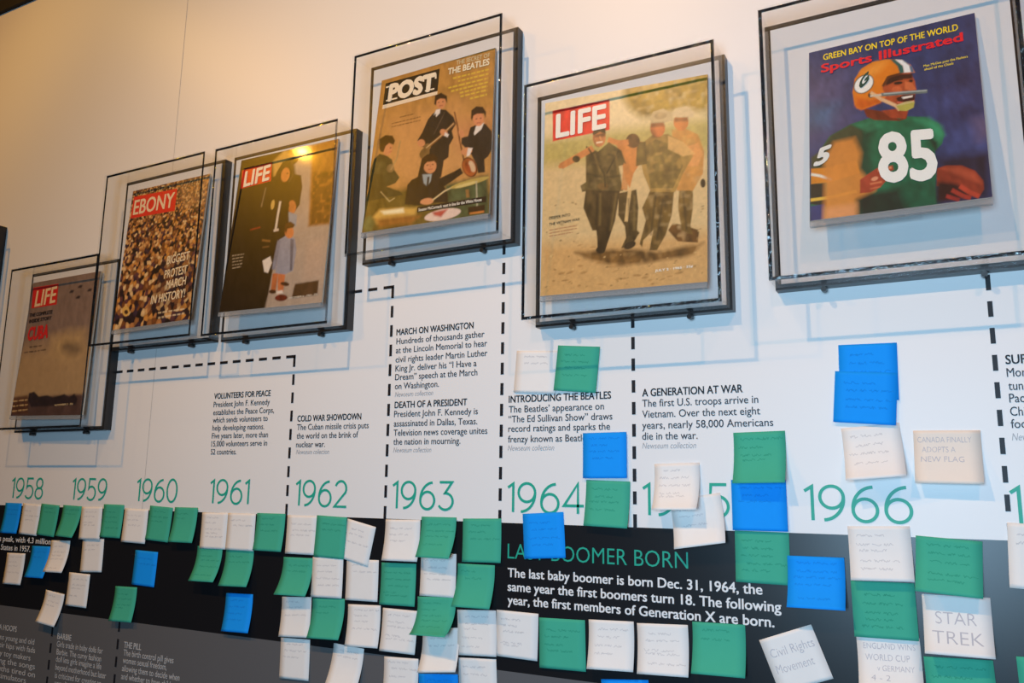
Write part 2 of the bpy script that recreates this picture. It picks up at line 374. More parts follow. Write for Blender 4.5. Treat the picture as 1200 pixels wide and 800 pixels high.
class Art:
    """a printed picture: colours held on a fine grid (u right, v up); drawn in crop pixels (ox, oy, scale)"""
    def __init__(s, corners, crop, nx, base):
        s.H = homography(corners); s.ox, s.oy, s.sc = crop; s.asp = 1.28
        s.nx, s.ny = nx, int(nx*s.asp)
        s.U, s.V = np.meshgrid(np.linspace(0, 1, s.nx+1), np.linspace(0, 1, s.ny+1))
        s.I = np.ones(s.U.shape+(3,))*np.array(lin(*base)); s.soft = 0.006; s.text = []
    def uv(s, pts):
        p = np.atleast_2d(np.array(pts, float)); return s.H(np.c_[s.ox+p[:, 0]/s.sc, s.oy+p[:, 1]/s.sc])
    def blend(s, a, col):
        a = np.clip(a, 0, 1)[..., None]; s.I = s.I*(1-a)+np.array(lin(*col))*a
    def poly(s, pts, col, soft=None, al=1.0, n=0.0, seed=1):
        q = s.uv(pts)*np.array([1, s.asp]); X, Y = s.U, s.V*s.asp; soft = soft or s.soft
        d = np.full(X.shape, 1e9); ins = np.zeros(X.shape, bool); m = len(q)
        for i in range(m):
            a, c = q[i], q[(i+1) % m]; e = c-a; L = (e@e)+1e-12
            t = np.clip(((X-a[0])*e[0]+(Y-a[1])*e[1])/L, 0, 1)
            d = np.minimum(d, np.hypot(X-a[0]-t*e[0], Y-a[1]-t*e[1]))
            if a[1] != c[1]:
                cr_ = ((a[1] > Y) != (c[1] > Y)) & (X < (c[0]-a[0])*(Y-a[1])/(c[1]-a[1])+a[0]); ins ^= cr_
        sd = np.where(ins, d, -d)
        al_ = al*np.clip(sd/soft+0.5, 0, 1)
        if n: al_ = al_*np.clip(1-n+2*n*vnoise(s.U*1.0, s.V*s.asp, 38, seed), 0, 1)
        s.blend(al_, col)
    def ell(s, c, rx, ry, col, rot=0, **k):
        r = math.radians(rot)
        s.poly([(c[0]+rx*math.cos(t)*math.cos(r)-ry*math.sin(t)*math.sin(r), c[1]+rx*math.cos(t)*math.sin(r)+ry*math.sin(t)*math.cos(r))
                for t in np.linspace(0, 2*math.pi, 22)[:-1]], col, **k)
    def line(s, pts, w_, col, **k):
        for a, c in zip(pts, pts[1:]):
            a, c = np.array(a, float), np.array(c, float); e = c-a; n = np.array([-e[1], e[0]])/(np.hypot(*e)+1e-9)*w_/2
            s.poly([a+n, c+n, c-n, a-n], col, **k)
    def grain(s, amt, scale, seed):
        n = vnoise(s.U, s.V*s.asp, scale, seed)+0.6*vnoise(s.U, s.V*s.asp, scale*2.3, seed+5)-0.8
        s.I = np.clip(s.I*(1+amt*n[..., None]), 0.002, 1)
    def folds(s, amt, seed):
        n = vnoise(s.U*1.0, s.V*s.asp*0.45, 26, seed)+0.7*vnoise(s.U+0.35*s.V, s.V*s.asp*0.5, 48, seed+3)-0.85
        lum = s.I.mean(-1); wgt = np.clip(1.2-lum*3.2, 0.04, 1)
        s.I = np.clip(s.I*(1+amt*(n*wgt)[..., None]), 0.002, 1)
    def write(s, txt, p0, p1, h, col, off=0.0, shear=0.0, back=None):
        """baseline from crop point p0 to p1, letter height h crop px"""
        s.text.append((txt, p0, p1, h, col, off, shear))
    def bars(s, lines, h, col, seed=0, al=0.75):
        rr = random.Random(seed)
        for (a, c) in lines:
            a, c = np.array(a, float), np.array(c, float); L = np.hypot(*(c-a)); t = 0
            while t < L:
                w_ = rr.uniform(1.2, 3.6)*h; e = min(L, t+w_)
                s.line([a+(c-a)*t/L, a+(c-a)*e/L], h*0.8, col, al=al, soft=0.004); t = e+h*0.6

def magazine(corners, yt, yb, art, label):
    TL, TR = wp(*corners[0], yt), wp(*corners[1], yt); BR, BL = wp(*corners[2], yb), wp(*corners[3], yb)
    org = (BL+BR)/2
    nrm = np.cross(TR-TL, TL-BL); nrm /= np.linalg.norm(nrm)
    if nrm[1] > 0: nrm = -nrm
    def P(u, v, h=0.0): return (BL*(1-u)*(1-v)+BR*u*(1-v)+TL*(1-u)*v+TR*u*v)+nrm*h-org
    r = tag(empty('magazine', org), label, 'magazine', 'magazines in the clear cases')
    b = MB(); n1 = art.nx+1
    vs = [P(u, v) for u, v in zip(art.U.ravel(), art.V.ravel())]
    fs = [(j*n1+i, j*n1+i+1, (j+1)*n1+i+1, (j+1)*n1+i) for j in range(art.ny) for i in range(art.nx)]
    b.v = [tuple(p) for p in vs]; b.f = fs; b.m = [0]*len(fs); b.c = [tuple(c) for c in art.I.reshape(-1, 3)]
    for txt, p0, p1, h, col, off, shear in art.text:
        if txt is None:                                   # a printed patch: p0 is its outline
            q = art.uv(p0); b.add([P(u, v, p1 or 0.00018) for u, v in q], [tuple(range(len(q)))], 0, lin(*col)); continue
        g, f = glyphs(txt, off, shear); lo, hi = g[:, 0].min(), g[:, 0].max()
        p0, p1 = np.array(p0, float), np.array(p1, float)
        u0 = art.uv([p0, p1, p0-np.array([0, h])])
        eu = u0[1]-u0[0]; hv = u0[2][1]-u0[0][1]
        b.add([P(u0[0][0]+eu[0]*(x-lo)/(hi-lo), u0[0][1]+eu[1]*(x-lo)/(hi-lo)+hv*y/CAP, 0.00034+q_*5e-5) for x, y, q_ in g], f, 0, lin(*col))
    b.build('front_cover', M['cover'], r, ink=True)
    t = 0.004; b = MB(); e = 0.0005
    A = [P(0, 0, -e), P(1, 0, -e), P(1, 1, -e), P(0, 1, -e)]; B = [P(0, 0, -t), P(1, 0, -t), P(1, 1, -t), P(0, 1, -t)]
    b.add(A+B, [(0, 1, 2, 3), (7, 6, 5, 4), (0, 4, 5, 1), (1, 5, 6, 2), (2, 6, 7, 3), (3, 7, 4, 0)])
    b.build('page_block', M['pages'], r)
    return r, (BL, BR, TL, TR, nrm)
def rest(case_, geo):
    """clear easel the magazine leans on: back sheet, foot ledge with a lip"""
    BL, BR, TL, TR, nrm = geo; o0 = np.array(case_.location)
    b = MB(); g = 0.0046; up = ((TL-BL)+(TR-BR))/2; up /= np.linalg.norm(up)
    yb_ = -TB-0.0018
    dn = -up*0.009
    F0, F1 = BL+nrm*.0025-up*.0006-o0, BR+nrm*.0025-up*.0006-o0; K0, K1 = BL-nrm*.0055-up*.0006-o0, BR-nrm*.0055-up*.0006-o0
    V = [F0, F1, K1, K0]; V2 = [p+dn for p in V]
    b.add(V+V2, [(0, 1, 2, 3), (7, 6, 5, 4), (0, 4, 5, 1), (1, 5, 6, 2), (2, 6, 7, 3), (3, 7, 4, 0)])
    b.build('magazine_ledge', M['ledge'], case_)
    b = MB(); wl = lambda p: np.array([p[0], yb_, p[2]])      # thin clear strut back to the mount
    for q in (0.5,):
        c = (K0*(1-q)+K1*q)+dn*.5; hx = np.array([0.03, 0, 0]); hz = np.array([0, 0, 0.0015])
        V = [c-hx-hz, c+hx-hz, c+hx+hz, c-hx+hz]; V2 = [wl(p) for p in V]
        b.add(V+V2, [(0, 1, 2, 3), (7, 6, 5, 4), (0, 4, 5, 1), (1, 5, 6, 2), (2, 6, 7, 3), (3, 7, 4, 0)])
    b.build('ledge_strut', M['clear'], case_)
LIFE_RED = (222, 40, 36)

# ---- the soldiers cover
def patch(A, pts, col): A.text.append((None, pts, None, None, col, 0, 0))
C_VIET = [(639, 121), (829, 87), (829, 330), (633, 347)]
A = Art(C_VIET, (640, 110, 3.48), 190, (214, 182, 128)); A.soft = 0.006
A.poly([(-30, -60), (700, -120), (700, 175), (-30, 250)], (232, 208, 160), soft=0.10)
A.poly([(-30, 190), (700, 90), (700, 235), (-30, 300)], (176, 158, 78), soft=0.10, al=0.85)
A.poly([(320, 20), (330, -40), (690, -110), (690, 90), (560, 60), (470, 90), (400, 100), (350, 70)], (128, 106, 34), soft=0.06, n=0.5, seed=3)
A.poly([(320, 20), (330, -40), (690, -110), (690, 60), (470, 60), (380, 80)], (176, 140, 46), soft=0.08, al=0.6, n=0.9, seed=8)
A.poly([(-30, 620), (700, 560), (700, 860), (-30, 900)], (206, 158, 96), soft=0.10, al=0.9)
A.poly([(120, 650), (320, 635), (470, 645), (640, 610), (600, 660), (420, 690), (300, 705), (180, 680)], (112, 78, 36), soft=0.03, n=0.3, seed=4)
for k in range(26):
    rr = random.Random(k); x, y = rr.uniform(0, 600), rr.uniform(600, 790)
    A.ell((x, y), rr.uniform(6, 20), rr.uniform(2, 5), (150, 106, 52), rr.uniform(-20, 5), al=0.5)
A.poly([(500, 560), (520, 530), (580, 545), (625, 560), (620, 610), (540, 605)], (96, 62, 24), n=0.8, seed=6)
A.poly([(27, 70), (262, 23), (263, 149), (28, 197)], LIFE_RED, soft=0.004)
# rear soldier with a pale hat
A.poly([(545, 390), (600, 385), (600, 470), (590, 540), (600, 580), (555, 560), (540, 470)], (104, 78, 32), n=0.3, seed=2)
A.poly([(515, 150), (560, 140), (620, 170), (645, 240), (640, 330), (600, 400), (535, 400), (520, 280)], (196, 136, 66), n=0.3, seed=9)
A.ell((552, 120), 30, 34, (200, 118, 58)); A.poly([(505, 92), (530, 62), (575, 52), (605, 78), (600, 98), (540, 100)], (208, 184, 140))
A.poly([(524, 102), (580, 98), (580, 114), (528, 118)], (110, 60, 36), soft=0.015, al=0.8); A.poly([(560, 225), (620, 205), (640, 250), (620, 300), (560, 300)], (222, 150, 84), al=0.8)
A.ell((640, 370), 10, 18, (40, 34, 20))
# third soldier with a bush hat and camouflage
A.poly([(430, 395), (525, 395), (515, 500), (490, 580), (455, 640), (425, 640), (440, 560), (400, 600), (395, 628), (385, 615), (410, 520), (395, 470)], (98, 74, 30), n=0.25, seed=12)
A.poly([(395, 205), (440, 170), (500, 168), (560, 200), (600, 260), (560, 330), (530, 405), (430, 405), (400, 330), (385, 260)], (156, 122, 60), n=0.25, seed=13)
A.poly([(400, 220), (450, 190), (540, 220), (560, 300), (520, 390), (430, 390)], (98, 82, 36), al=0.8, n=0.9, seed=14)
A.poly([(500, 175), (560, 200), (610, 250), (560, 260), (500, 230)], (218, 168, 100), al=0.8)
A.ell((458, 145), 30, 36, (200, 108, 58)); A.poly([(425, 108), (440, 75), (480, 62), (515, 80), (522, 112), (480, 122), (435, 125)], (192, 168, 124))
A.poly([(430, 122), (480, 118), (486, 134), (430, 140)], (112, 60, 36), soft=0.015, al=0.85); A.poly([(432, 150), (450, 176), (470, 182), (440, 182)], (136, 72, 40), soft=0.015, al=0.8); A.ell((470, 92), 26, 14, (150, 126, 86), -10, al=0.7)
# wounded man, head bowed, bare back
A.poly([(300, 410), (372, 395), (380, 470), (375, 560), (385, 570), (350, 625), (310, 632), (330, 590), (325, 545), (298, 500)], (72, 56, 26), n=0.15, seed=15)
A.poly([(285, 195), (330, 190), (400, 200), (410, 250), (360, 330), (345, 390), (325, 350), (310, 270)], (206, 128, 64))
A.poly([(375, 200), (410, 200), (415, 290), (370, 300)], (98, 80, 38)); A.ell((358, 195), 28, 30, (92, 58, 30))
A.line([(345, 395), (330, 525)], 14, (214, 176, 116)); A.line([(255, 190), (300, 205), (340, 200)], 22, (212, 132, 72))
# lead soldier
A.poly([(165, 215), (215, 240), (260, 200), (310, 235), (330, 290), (300, 300), (318, 400), (250, 412), (165, 402), (150, 405), (142, 380), (165, 365)], (84, 70, 36), n=0.12, seed=16)
A.poly([(165, 395), (240, 400), (222, 560), (192, 562), (155, 470)], (74, 58, 30)); A.poly([(205, 400), (305, 400), (285, 520), (245, 640), (240, 652), (214, 650), (212, 600), (205, 530)], (60, 46, 24))
A.poly([(320, 285), (342, 300), (335, 400), (310, 395)], (196, 124, 62), al=0.8)
A.line([(195, 225), (130, 262), (62, 300)], 26, (204, 128, 70)); A.ell((62, 299), 12, 9, (204, 128, 70), -30); A.ell((125, 270), 16, 14, (60, 50, 26))
A.ell((220, 182), 27, 38, (196, 122, 72)); A.poly([(192, 165), (200, 142), (225, 134), (246, 145), (246, 165), (222, 158), (198, 172)], (70, 50, 28))
A.poly([(196, 168), (246, 162), (244, 176), (200, 182)], (104, 62, 38), soft=0.012, al=0.8); A.line([(208, 203), (234, 199)], 6, (238, 214, 180)); A.line([(222, 176), (228, 192)], 6, (216, 146, 92)); A.poly([(196, 180), (206, 212), (220, 222), (204, 216)], (120, 72, 44), soft=0.012, al=0.8); A.ell((235, 382), 24, 14, (104, 78, 40)); A.line([(175, 225), (240, 330), (245, 385)], 6, (52, 42, 22)); A.line([(300, 235), (250, 330)], 6, (52, 42, 22))
A.ell((225, 640), 18, 14, (50, 38, 22)); A.ell((345, 620), 26, 14, (56, 42, 24), -25)
A.folds(1.10, 71)
for k in range(120):                                     # scrub and stones on the sandy ground, straps and pockets on the clothes
    rr = random.Random(900+k); x, y = rr.uniform(0, 640), rr.uniform(430, 790)
    if y > 640 or x < 140 or x > 600: A.ell((x, y), rr.uniform(2, 7), rr.uniform(1.5, 3), rr.choice([(128, 92, 44), (232, 190, 124), (96, 78, 34)]), rr.uniform(-30, 10), al=0.7)
for a_, c_ in (((255, 250), (300, 262)), ((190, 290), (230, 300)), ((170, 330), (232, 345)), ((250, 345), (310, 338)), ((215, 430), (205, 540)), ((270, 420), (250, 600)), ((340, 430), (345, 600)), ((450, 420), (430, 580)), ((480, 430), (455, 600)), ((560, 410), (575, 560))):
    A.line([a_, c_], 7, (34, 28, 16), al=0.6, soft=0.012)
for a_, c_ in (((225, 410), (222, 540)), ((290, 410), (268, 560)), ((200, 250), (225, 330)), ((285, 240), (300, 330)), ((430, 210), (420, 330)), ((520, 230), (520, 370)), ((365, 420), (362, 560))):
    A.line([a_, c_], 8, (138, 114, 62), al=0.5, soft=0.016)
A.grain(0.16, 60, 21)
A.write('LIFE', (40, 182), (249, 139), 92, (244, 238, 226), 0.030)
A.write('DEEPER INTO', (13, 518), (101, 503), 11, (40, 32, 24), 0.012); A.write('THE VIETNAM WAR', (13, 543), (141, 521), 11, (40, 32, 24), 0.012)
A.bars([((13, 561), (128, 541)), ((13, 573), (128, 553)), ((13, 585), (112, 568))], 5, (150, 74, 44), 2)
A.write('JULY 2 \u00b7 1965 \u00b7 35\u00a2', (448, 727), (600, 708), 9, (250, 244, 230), 0.014)
ART_VIET = A

# ---- the football cover
C_SI = [(948, 62), (1142, 15), (1163, 231), (949, 259)]
A = Art(C_SI, (940, 60, 3.81), 200, (42, 56, 98)); A.soft = 0.007
A.poly([(-20, 100), (220, 60), (240, 330), (-20, 420)], (96, 88, 122), soft=0.25, al=0.55)
A.poly([(20, 240), (160, 230), (120, 330), (20, 340)], (60, 104, 140), soft=0.12, al=0.6)
A.poly([(560, 140), (800, 60), (820, 300), (640, 320)], (40, 44, 82), soft=0.2, al=0.8)
A.poly([(640, 330), (830, 300), (840, 480), (660, 480)], (62, 74, 124), soft=0.15, al=0.7)
A.poly([(540, 200), (760, 150), (760, 230), (560, 280)], (70, 84, 140), soft=0.12, al=0.4)
A.poly([(770, 300), (830, 290), (840, 360), (790, 390)], (108, 86, 104), soft=0.1, al=0.6)
A.poly([(600, 470), (845, 440), (845, 660), (600, 680)], (28, 24, 40), soft=0.08, al=0.9)
# body, jersey
JG = (20, 98, 66)
A.poly([(78, 440), (120, 375), (215, 320), (300, 292), (455, 285), (545, 288), (608, 318), (632, 362), (622, 408), (590, 440), (598, 520), (590, 600), (600, 700), (300, 745), (90, 770), (38, 770), (38, 560)], JG)
A.poly([(240, 330), (330, 300), (300, 420), (320, 560), (300, 720), (200, 740)], (14, 54, 40), soft=0.06, al=0.85)
A.poly([(500, 300), (560, 292), (618, 330), (630, 370), (600, 400), (560, 330)], (46, 140, 96), soft=0.04, al=0.8)
A.poly([(230, 322), (330, 300), (350, 330), (280, 360)], (40, 128, 88), soft=0.03, al=0.7)
A.poly([(560, 380), (600, 400), (595, 440), (585, 425)], (14, 50, 40), soft=0.02)
A.poly([(430, 590), (600, 560), (600, 700), (430, 720)], (18, 76, 52), soft=0.05, al=0.8)
A.poly([(250, 640), (430, 610), (470, 720), (250, 745)], (18, 30, 28), soft=0.05, al=0.9)
# sleeve, arm; warm reflection on the plastic painted into the arm's orange
A.poly([(78, 440), (125, 372), (215, 322), (265, 350), (262, 470), (220, 500), (100, 520), (40, 520), (40, 470)], (58, 66, 44), soft=0.02)
A.poly([(40, 520), (110, 515), (240, 480), (255, 540), (130, 580), (40, 590)], (206, 128, 36)); A.line([(40, 545), (80, 552), (130, 570)], 12, (226, 220, 200))
A.poly([(38, 590), (100, 585), (110, 690), (38, 680)], (34, 38, 34)); A.line([(38, 662), (110, 652), (240, 622)], 14, (222, 180, 70)); A.poly([(38, 690), (100, 680), (100, 760), (38, 765)], (48, 56, 104))
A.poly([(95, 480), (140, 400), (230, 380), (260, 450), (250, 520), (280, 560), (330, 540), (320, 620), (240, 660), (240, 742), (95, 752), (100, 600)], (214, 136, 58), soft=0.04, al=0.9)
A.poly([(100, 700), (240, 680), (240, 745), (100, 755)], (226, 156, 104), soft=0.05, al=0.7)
A.poly([(255, 570), (330, 518), (400, 505), (405, 525), (360, 545), (375, 570), (345, 605), (300, 628), (255, 632)], (160, 62, 40)); A.line([(335, 530), (395, 515)], 10, (224, 140, 92)); A.ell((320, 566), 16, 9, (224, 150, 110), -20, al=0.9)
A.line([(300, 590), (352, 580)], 8, (206, 116, 76)); A.line([(300, 612), (345, 602)], 7, (190, 100, 64))
# neck, face
A.poly([(268, 250), (350, 262), (432, 300), (468, 270), (462, 296), (430, 306), (320, 302), (285, 288)], (110, 40, 20)); A.poly([(350, 260), (440, 250), (470, 262), (455, 296), (390, 292)], (158, 62, 34))
A.poly([(352, 120), (400, 96), (480, 92), (500, 130), (506, 170), (496, 210), (488, 245), (440, 260), (380, 225), (350, 180)], (168, 74, 38))
A.poly([(358, 120), (440, 98), (490, 96), (488, 118), (430, 122), (372, 150)], (52, 22, 18), soft=0.012); A.ell((425, 138), 20, 7, (36, 18, 16), -8); A.ell((482, 128), 9, 6, (36, 18, 16)); A.line([(400, 128), (445, 122)], 5, (30, 14, 14))
A.poly([(455, 130), (488, 138), (505, 165), (478, 172), (455, 165)], (206, 106, 60)); A.ell((420, 168), 24, 16, (196, 96, 54), al=0.8)
A.poly([(416, 205), (450, 190), (500, 188), (498, 212), (460, 222), (425, 222)], (60, 14, 16)); A.poly([(440, 200), (490, 192), (488, 200), (448, 208)], (240, 226, 210)); A.line([(420, 222), (460, 228), (496, 216)], 7, (206, 96, 76))
# helmet
A.poly([(230, 232), (222, 180), (232, 120), (262, 75), (310, 46), (370, 34), (440, 36), (480, 58), (500, 92), (440, 92), (380, 108), (352, 150), (360, 178), (366, 200), (345, 226), (300, 244), (262, 258), (240, 250)], (216, 120, 24))
A.poly([(262, 90), (330, 48), (380, 42), (340, 90), (280, 120)], (238, 158, 60), soft=0.05, al=0.7); A.poly([(240, 200), (300, 215), (350, 200), (345, 226), (262, 256), (236, 240)], (196, 82, 16), soft=0.03, al=0.8)
A.poly([(352, 150), (376, 108), (440, 90), (440, 98), (384, 118), (362, 155)], (90, 44, 16))
A.poly([(392, 36), (412, 35), (446, 62), (452, 92), (432, 94), (422, 64)], (34, 92, 84)); A.poly([(412, 35), (444, 37), (474, 60), (482, 90), (452, 92), (446, 62)], (232, 232, 226)); A.poly([(444, 37), (458, 42), (486, 66), (496, 90), (482, 90), (474, 60)], (60, 104, 130))
A.ell((272, 143), 50, 37, (28, 66, 56), -40); A.ell((272, 143), 46, 33, (238, 234, 222), -40)
A.ell((303, 192), 12, 12, (40, 26, 20)); A.ell((352, 195), 18, 24, (224, 120, 40), al=0.7)
A.line([(302, 180), (350, 210), (415, 238), (432, 258)], 15, (222, 178, 130)); A.line([(420, 240), (460, 226), (496, 222)], 12, (196, 180, 120)); A.poly([(416, 240), (455, 232), (498, 222), (494, 246), (462, 262), (430, 260)], (176, 166, 74))
A.line([(348, 190), (450, 182), (555, 174)], 15, (96, 108, 104)); A.line([(360, 186), (450, 178), (553, 170)], 5, (170, 178, 170)); A.line([(350, 190), (300, 196)], 9, (210, 190, 160))
# ball and hand
A.poly([(598, 520), (640, 506), (710, 506), (770, 530), (808, 575), (812, 615), (790, 650), (740, 640), (690, 600), (598, 600)], (138, 50, 30)); A.poly([(620, 520), (700, 512), (770, 545), (800, 590), (750, 570), (680, 545)], (176, 76, 48), soft=0.03, al=0.8)
A.poly([(600, 580), (690, 590), (750, 640), (650, 670), (600, 670)], (44, 16, 18), soft=0.03); A.line([(702, 600), (748, 630), (790, 648)], 22, (178, 62, 40)); A.line([(665, 618), (720, 648), (752, 655)], 20, (160, 50, 36)); A.line([(640, 645), (700, 665)], 18, (146, 42, 36))
A.folds(0.45, 72); A.grain(0.07, 50, 33)
g2 = lambda x, y: ((880+x/2.284-940)*3.81, (y/2.284-60)*3.81)          # second crop's pixels
A.write('GREEN BAY ON TOP OF THE WORLD', g2(193, 161), g2(554, 80), 25, (246, 216, 30), 0.020)
A.write('Sports Illustrated', g2(187, 194), g2(568, 108), 34, (228, 26, 44), 0.030)
A.write('Max McGee puts the Packers', g2(460, 178), g2(580, 151.5), 10, (236, 208, 70), 0.02); A.write('ahead of the Chiefs', g2(462, 187), g2(541, 170), 10, (236, 208, 70), 0.02)
A.write('85', (338, 577), (606, 562), 206, (238, 236, 226), 0.034); A.write('5', (50, 510), (132, 480), 66, (222, 222, 214), 0.05, 0.25)
A.write('G', (252, 172), (296, 124), 40, (26, 70, 58), 0.05)
ART_SI = A

# ---- the pop group cover
C_POST = [(447.5, 94.5), (580.5, 56), (573, 250), (424, 273)]
A = Art(C_POST, (420, 130, 5.0), 180, (176, 128, 62)); A.soft = 0.009
A.poly([(150, 20), (600, -60), (760, 350), (300, 480), (150, 380)], (206, 150, 92), soft=0.25, al=0.8)
A.poly([(560, 60), (800, -20), (800, 120), (600, 200)], (202, 134, 88), soft=0.15, al=0.6)
A.poly([(0, 480), (300, 440), (560, 520), (770, 480), (770, 640), (0, 740)], (92, 78, 36), soft=0.05)
A.poly([(500, 420), (760, 360), (770, 610), (520, 640)], (72, 84, 54), soft=0.04)
SUIT, SKIN, HAIR = (30, 26, 28), (206, 138, 92), (48, 28, 18)
# standing guitarist
A.poly([(345, 155), (372, 110), (405, 35), (430, 5), (470, -25), (510, -20), (556, 20), (570, 60), (545, 100), (555, 140), (530, 185), (525, 255), (498, 275), (482, 375), (440, 380), (345, 372), (372, 250), (392, 200), (360, 190)], SUIT)
A.poly([(440, 10), (452, -20), (478, -25), (474, 0), (455, 20)], (226, 214, 200)); A.line([(448, 5), (440, 45)], 9, (24, 22, 24))
A.ell((480, -63), 30, 38, SKIN); A.poly([(442, -52), (446, -100), (482, -116), (516, -98), (516, -62), (506, -82), (476, -84), (456, -72), (452, -45)], HAIR)
A.ell((468, -62), 4, 2.5, (40, 24, 20)); A.ell((492, -66), 4, 2.5, (40, 24, 20)); A.line([(472, -42), (490, -45)], 4, (150, 70, 56))
A.line([(392, 205), (470, 140), (560, 55)], 16, (128, 84, 44)); A.ell((385, 232), 26, 36, (122, 92, 52), 35); A.ell((400, 196), 20, 22, (128, 96, 56), 35); A.line([(395, 200), (480, 130), (555, 58)], 4, (214, 180, 130)); A.line([(505, -10), (440, 120)], 5, (70, 58, 50))
A.ell((366, 172), 22, 22, SKIN); A.ell((498, 110), 24, 18, SKIN, 30); A.poly([(505, 108), (528, 122), (520, 138), (500, 128)], (228, 216, 204))
# man on the right with a bass
A.poly([(600, 175), (602, 140), (640, 130), (655, 80), (700, 58), (745, 58), (782, 100), (788, 200), (760, 250), (738, 268), (742, 345), (700, 350), (690, 300), (660, 240), (625, 200)], SUIT)
A.poly([(690, 70), (735, 52), (720, 90), (680, 125), (672, 110)], (226, 214, 200)); A.line([(680, 85), (665, 130)], 8, (24, 22, 24))
A.ell((702, 30), 32, 42, (212, 138, 94)); A.poly([(658, 25), (660, -18), (690, -42), (728, -40), (748, -10), (745, 20), (735, -2), (695, 0), (672, 12), (664, 40)], HAIR)
A.ell((690, 30), 4, 2.5, (40, 24, 20)); A.ell((716, 26), 4, 2.5, (40, 24, 20)); A.line([(694, 54), (714, 52)], 4, (150, 70, 56))
A.line([(560, -10), (580, 80), (592, 160), (618, 280)], 9, (104, 62, 34)); A.ell((650, 315), 44, 62, (84, 36, 20), -20); A.ell((648, 315), 38, 55, (168, 88, 40), -20); A.ell((664, 310), 18, 36, (226, 200, 160), -20, al=0.7); A.ell((640, 318), 14, 34, (150, 66, 30), -20)
A.ell((602, 115), 16, 24, SKIN, -20); A.ell((632, 220), 34, 22, SKIN, -15); A.poly([(640, 200), (668, 200), (650, 245), (632, 250)], (228, 214, 200))
# seated drummer in front
A.poly([(268, 540), (285, 420), (310, 390), (372, 360), (420, 350), (480, 378), (560, 340), (596, 318), (612, 350), (545, 400), (500, 430), (520, 470), (522, 530), (440, 530), (360, 545)], SUIT)
A.poly([(372, 358), (428, 355), (420, 400), (400, 432), (380, 410)], (150, 160, 160)); A.line([(408, 372), (400, 435)], 11, (24, 22, 26))
A.ell((416, 306), 38, 46, SKIN); A.poly([(370, 310), (372, 262), (400, 238), (440, 236), (462, 262), (456, 292), (440, 278), (400, 284), (384, 300), (380, 320)], HAIR)
A.ell((402, 302), 5, 3, (40, 24, 20)); A.ell((432, 298), 5, 3, (40, 24, 20)); A.line([(408, 328), (432, 325)], 4, (150, 70, 56)); A.line([(418, 300), (420, 316)], 4, (170, 100, 66))
A.ell((398, 522), 40, 20, (214, 146, 100), -8); A.line([(430, 515), (500, 460), (570, 425)], 8, (214, 190, 140))
# man on the left in a dark jacket
A.poly([(60, 460), (72, 330), (95, 265), (125, 235), (165, 245), (196, 268), (210, 330), (240, 375), (215, 410), (165, 430), (240, 460), (260, 480), (40, 520)], (54, 54, 34))
A.poly([(90, 290), (150, 270), (190, 330), (150, 360), (90, 350)], (80, 78, 48), al=0.7, soft=0.03); A.ell((172, 205), 28, 42, SKIN, 10)
A.poly([(124, 205), (126, 150), (160, 126), (200, 130), (214, 158), (206, 182), (180, 172), (160, 190), (148, 225), (132, 222)], HAIR); A.ell((188, 200), 4, 2.5, (40, 24, 20)); A.line([(180, 225), (194, 222)], 4, (150, 70, 56))
A.line([(190, 330), (225, 260), (245, 160)], 6, (168, 140, 90)); A.ell((188, 320), 22, 26, (150, 120, 80), 20, al=0.6); A.line([(130, 460), (180, 520), (210, 500)], 5, (190, 170, 120))
# drums; golden glare on the plastic painted in at lower left
A.ell((650, 408), 120, 17, (186, 160, 84), -16); A.ell((630, 420), 70, 9, (222, 200, 130), -16, al=0.7); A.line([(690, 400), (695, 590)], 7, (180, 170, 140)); A.line([(635, 450), (640, 500)], 20, (150, 110, 60))
A.poly([(80, 620), (120, 570), (260, 560), (340, 560), (330, 610), (200, 640), (110, 660)], (206, 164, 82), soft=0.03); A.poly([(130, 580), (260, 562), (265, 590), (150, 600)], (244, 228, 180), soft=0.02)
A.poly([(100, 630), (250, 610), (360, 610), (300, 660), (120, 680)], (150, 96, 44), soft=0.04); A.ell((60, 660), 30, 50, (104, 110, 64), 10, soft=0.03)
A.ell((490, 605), 110, 34, (224, 196, 178), -12); A.poly([(430, 590), (520, 570), (480, 620), (440, 610)], (180, 76, 66), soft=0.02); A.poly([(640, 560), (740, 545), (740, 595), (640, 605)], (44, 28, 20)); A.line([(650, 600), (735, 588)], 12, (196, 120, 56))
A.folds(0.70, 73); A.grain(0.10, 55, 44)
g2 = lambda x, y: ((430+x/7.06-420)*5, (60+y/7.06-130)*5)
patch(A, [g2(155, 265), g2(598, 143), g2(580, 318), g2(133, 434)], (22, 20, 20)); patch(A, [g2(133, 434), g2(580, 318), g2(578, 345), g2(128, 466)], (232, 214, 186))
A.write('POST', g2(172, 402), g2(560, 304), 82, (240, 226, 200), 0.060)
pa, pb = np.array(g2(172, 402)), np.array(g2(560, 304))
for t0, t1, h0, h1 in ((-.035, .20, 0, .10), (-.035, .06, .90, 1.0), (.785, .985, 0, .10), (.735, .77, .70, 1.0), (.995, 1.03, .70, 1.0)):   # slab serifs of the masthead
    A.text.append((None, [tuple(pa+(pb-pa)*q+np.array([0, -82*h])) for q, h in ((t0, h0), (t1, h0), (t1, h1), (t0, h1))], 0.00030, None, (240, 226, 200), 0, 0))
A.write('THE SECRET OF', g2(735, 112), g2(1016, 44), 22, (206, 196, 160), 0.012); A.write('THE BEATLES', g2(666, 190), g2(1014, 104), 32, (238, 228, 200), 0.030)
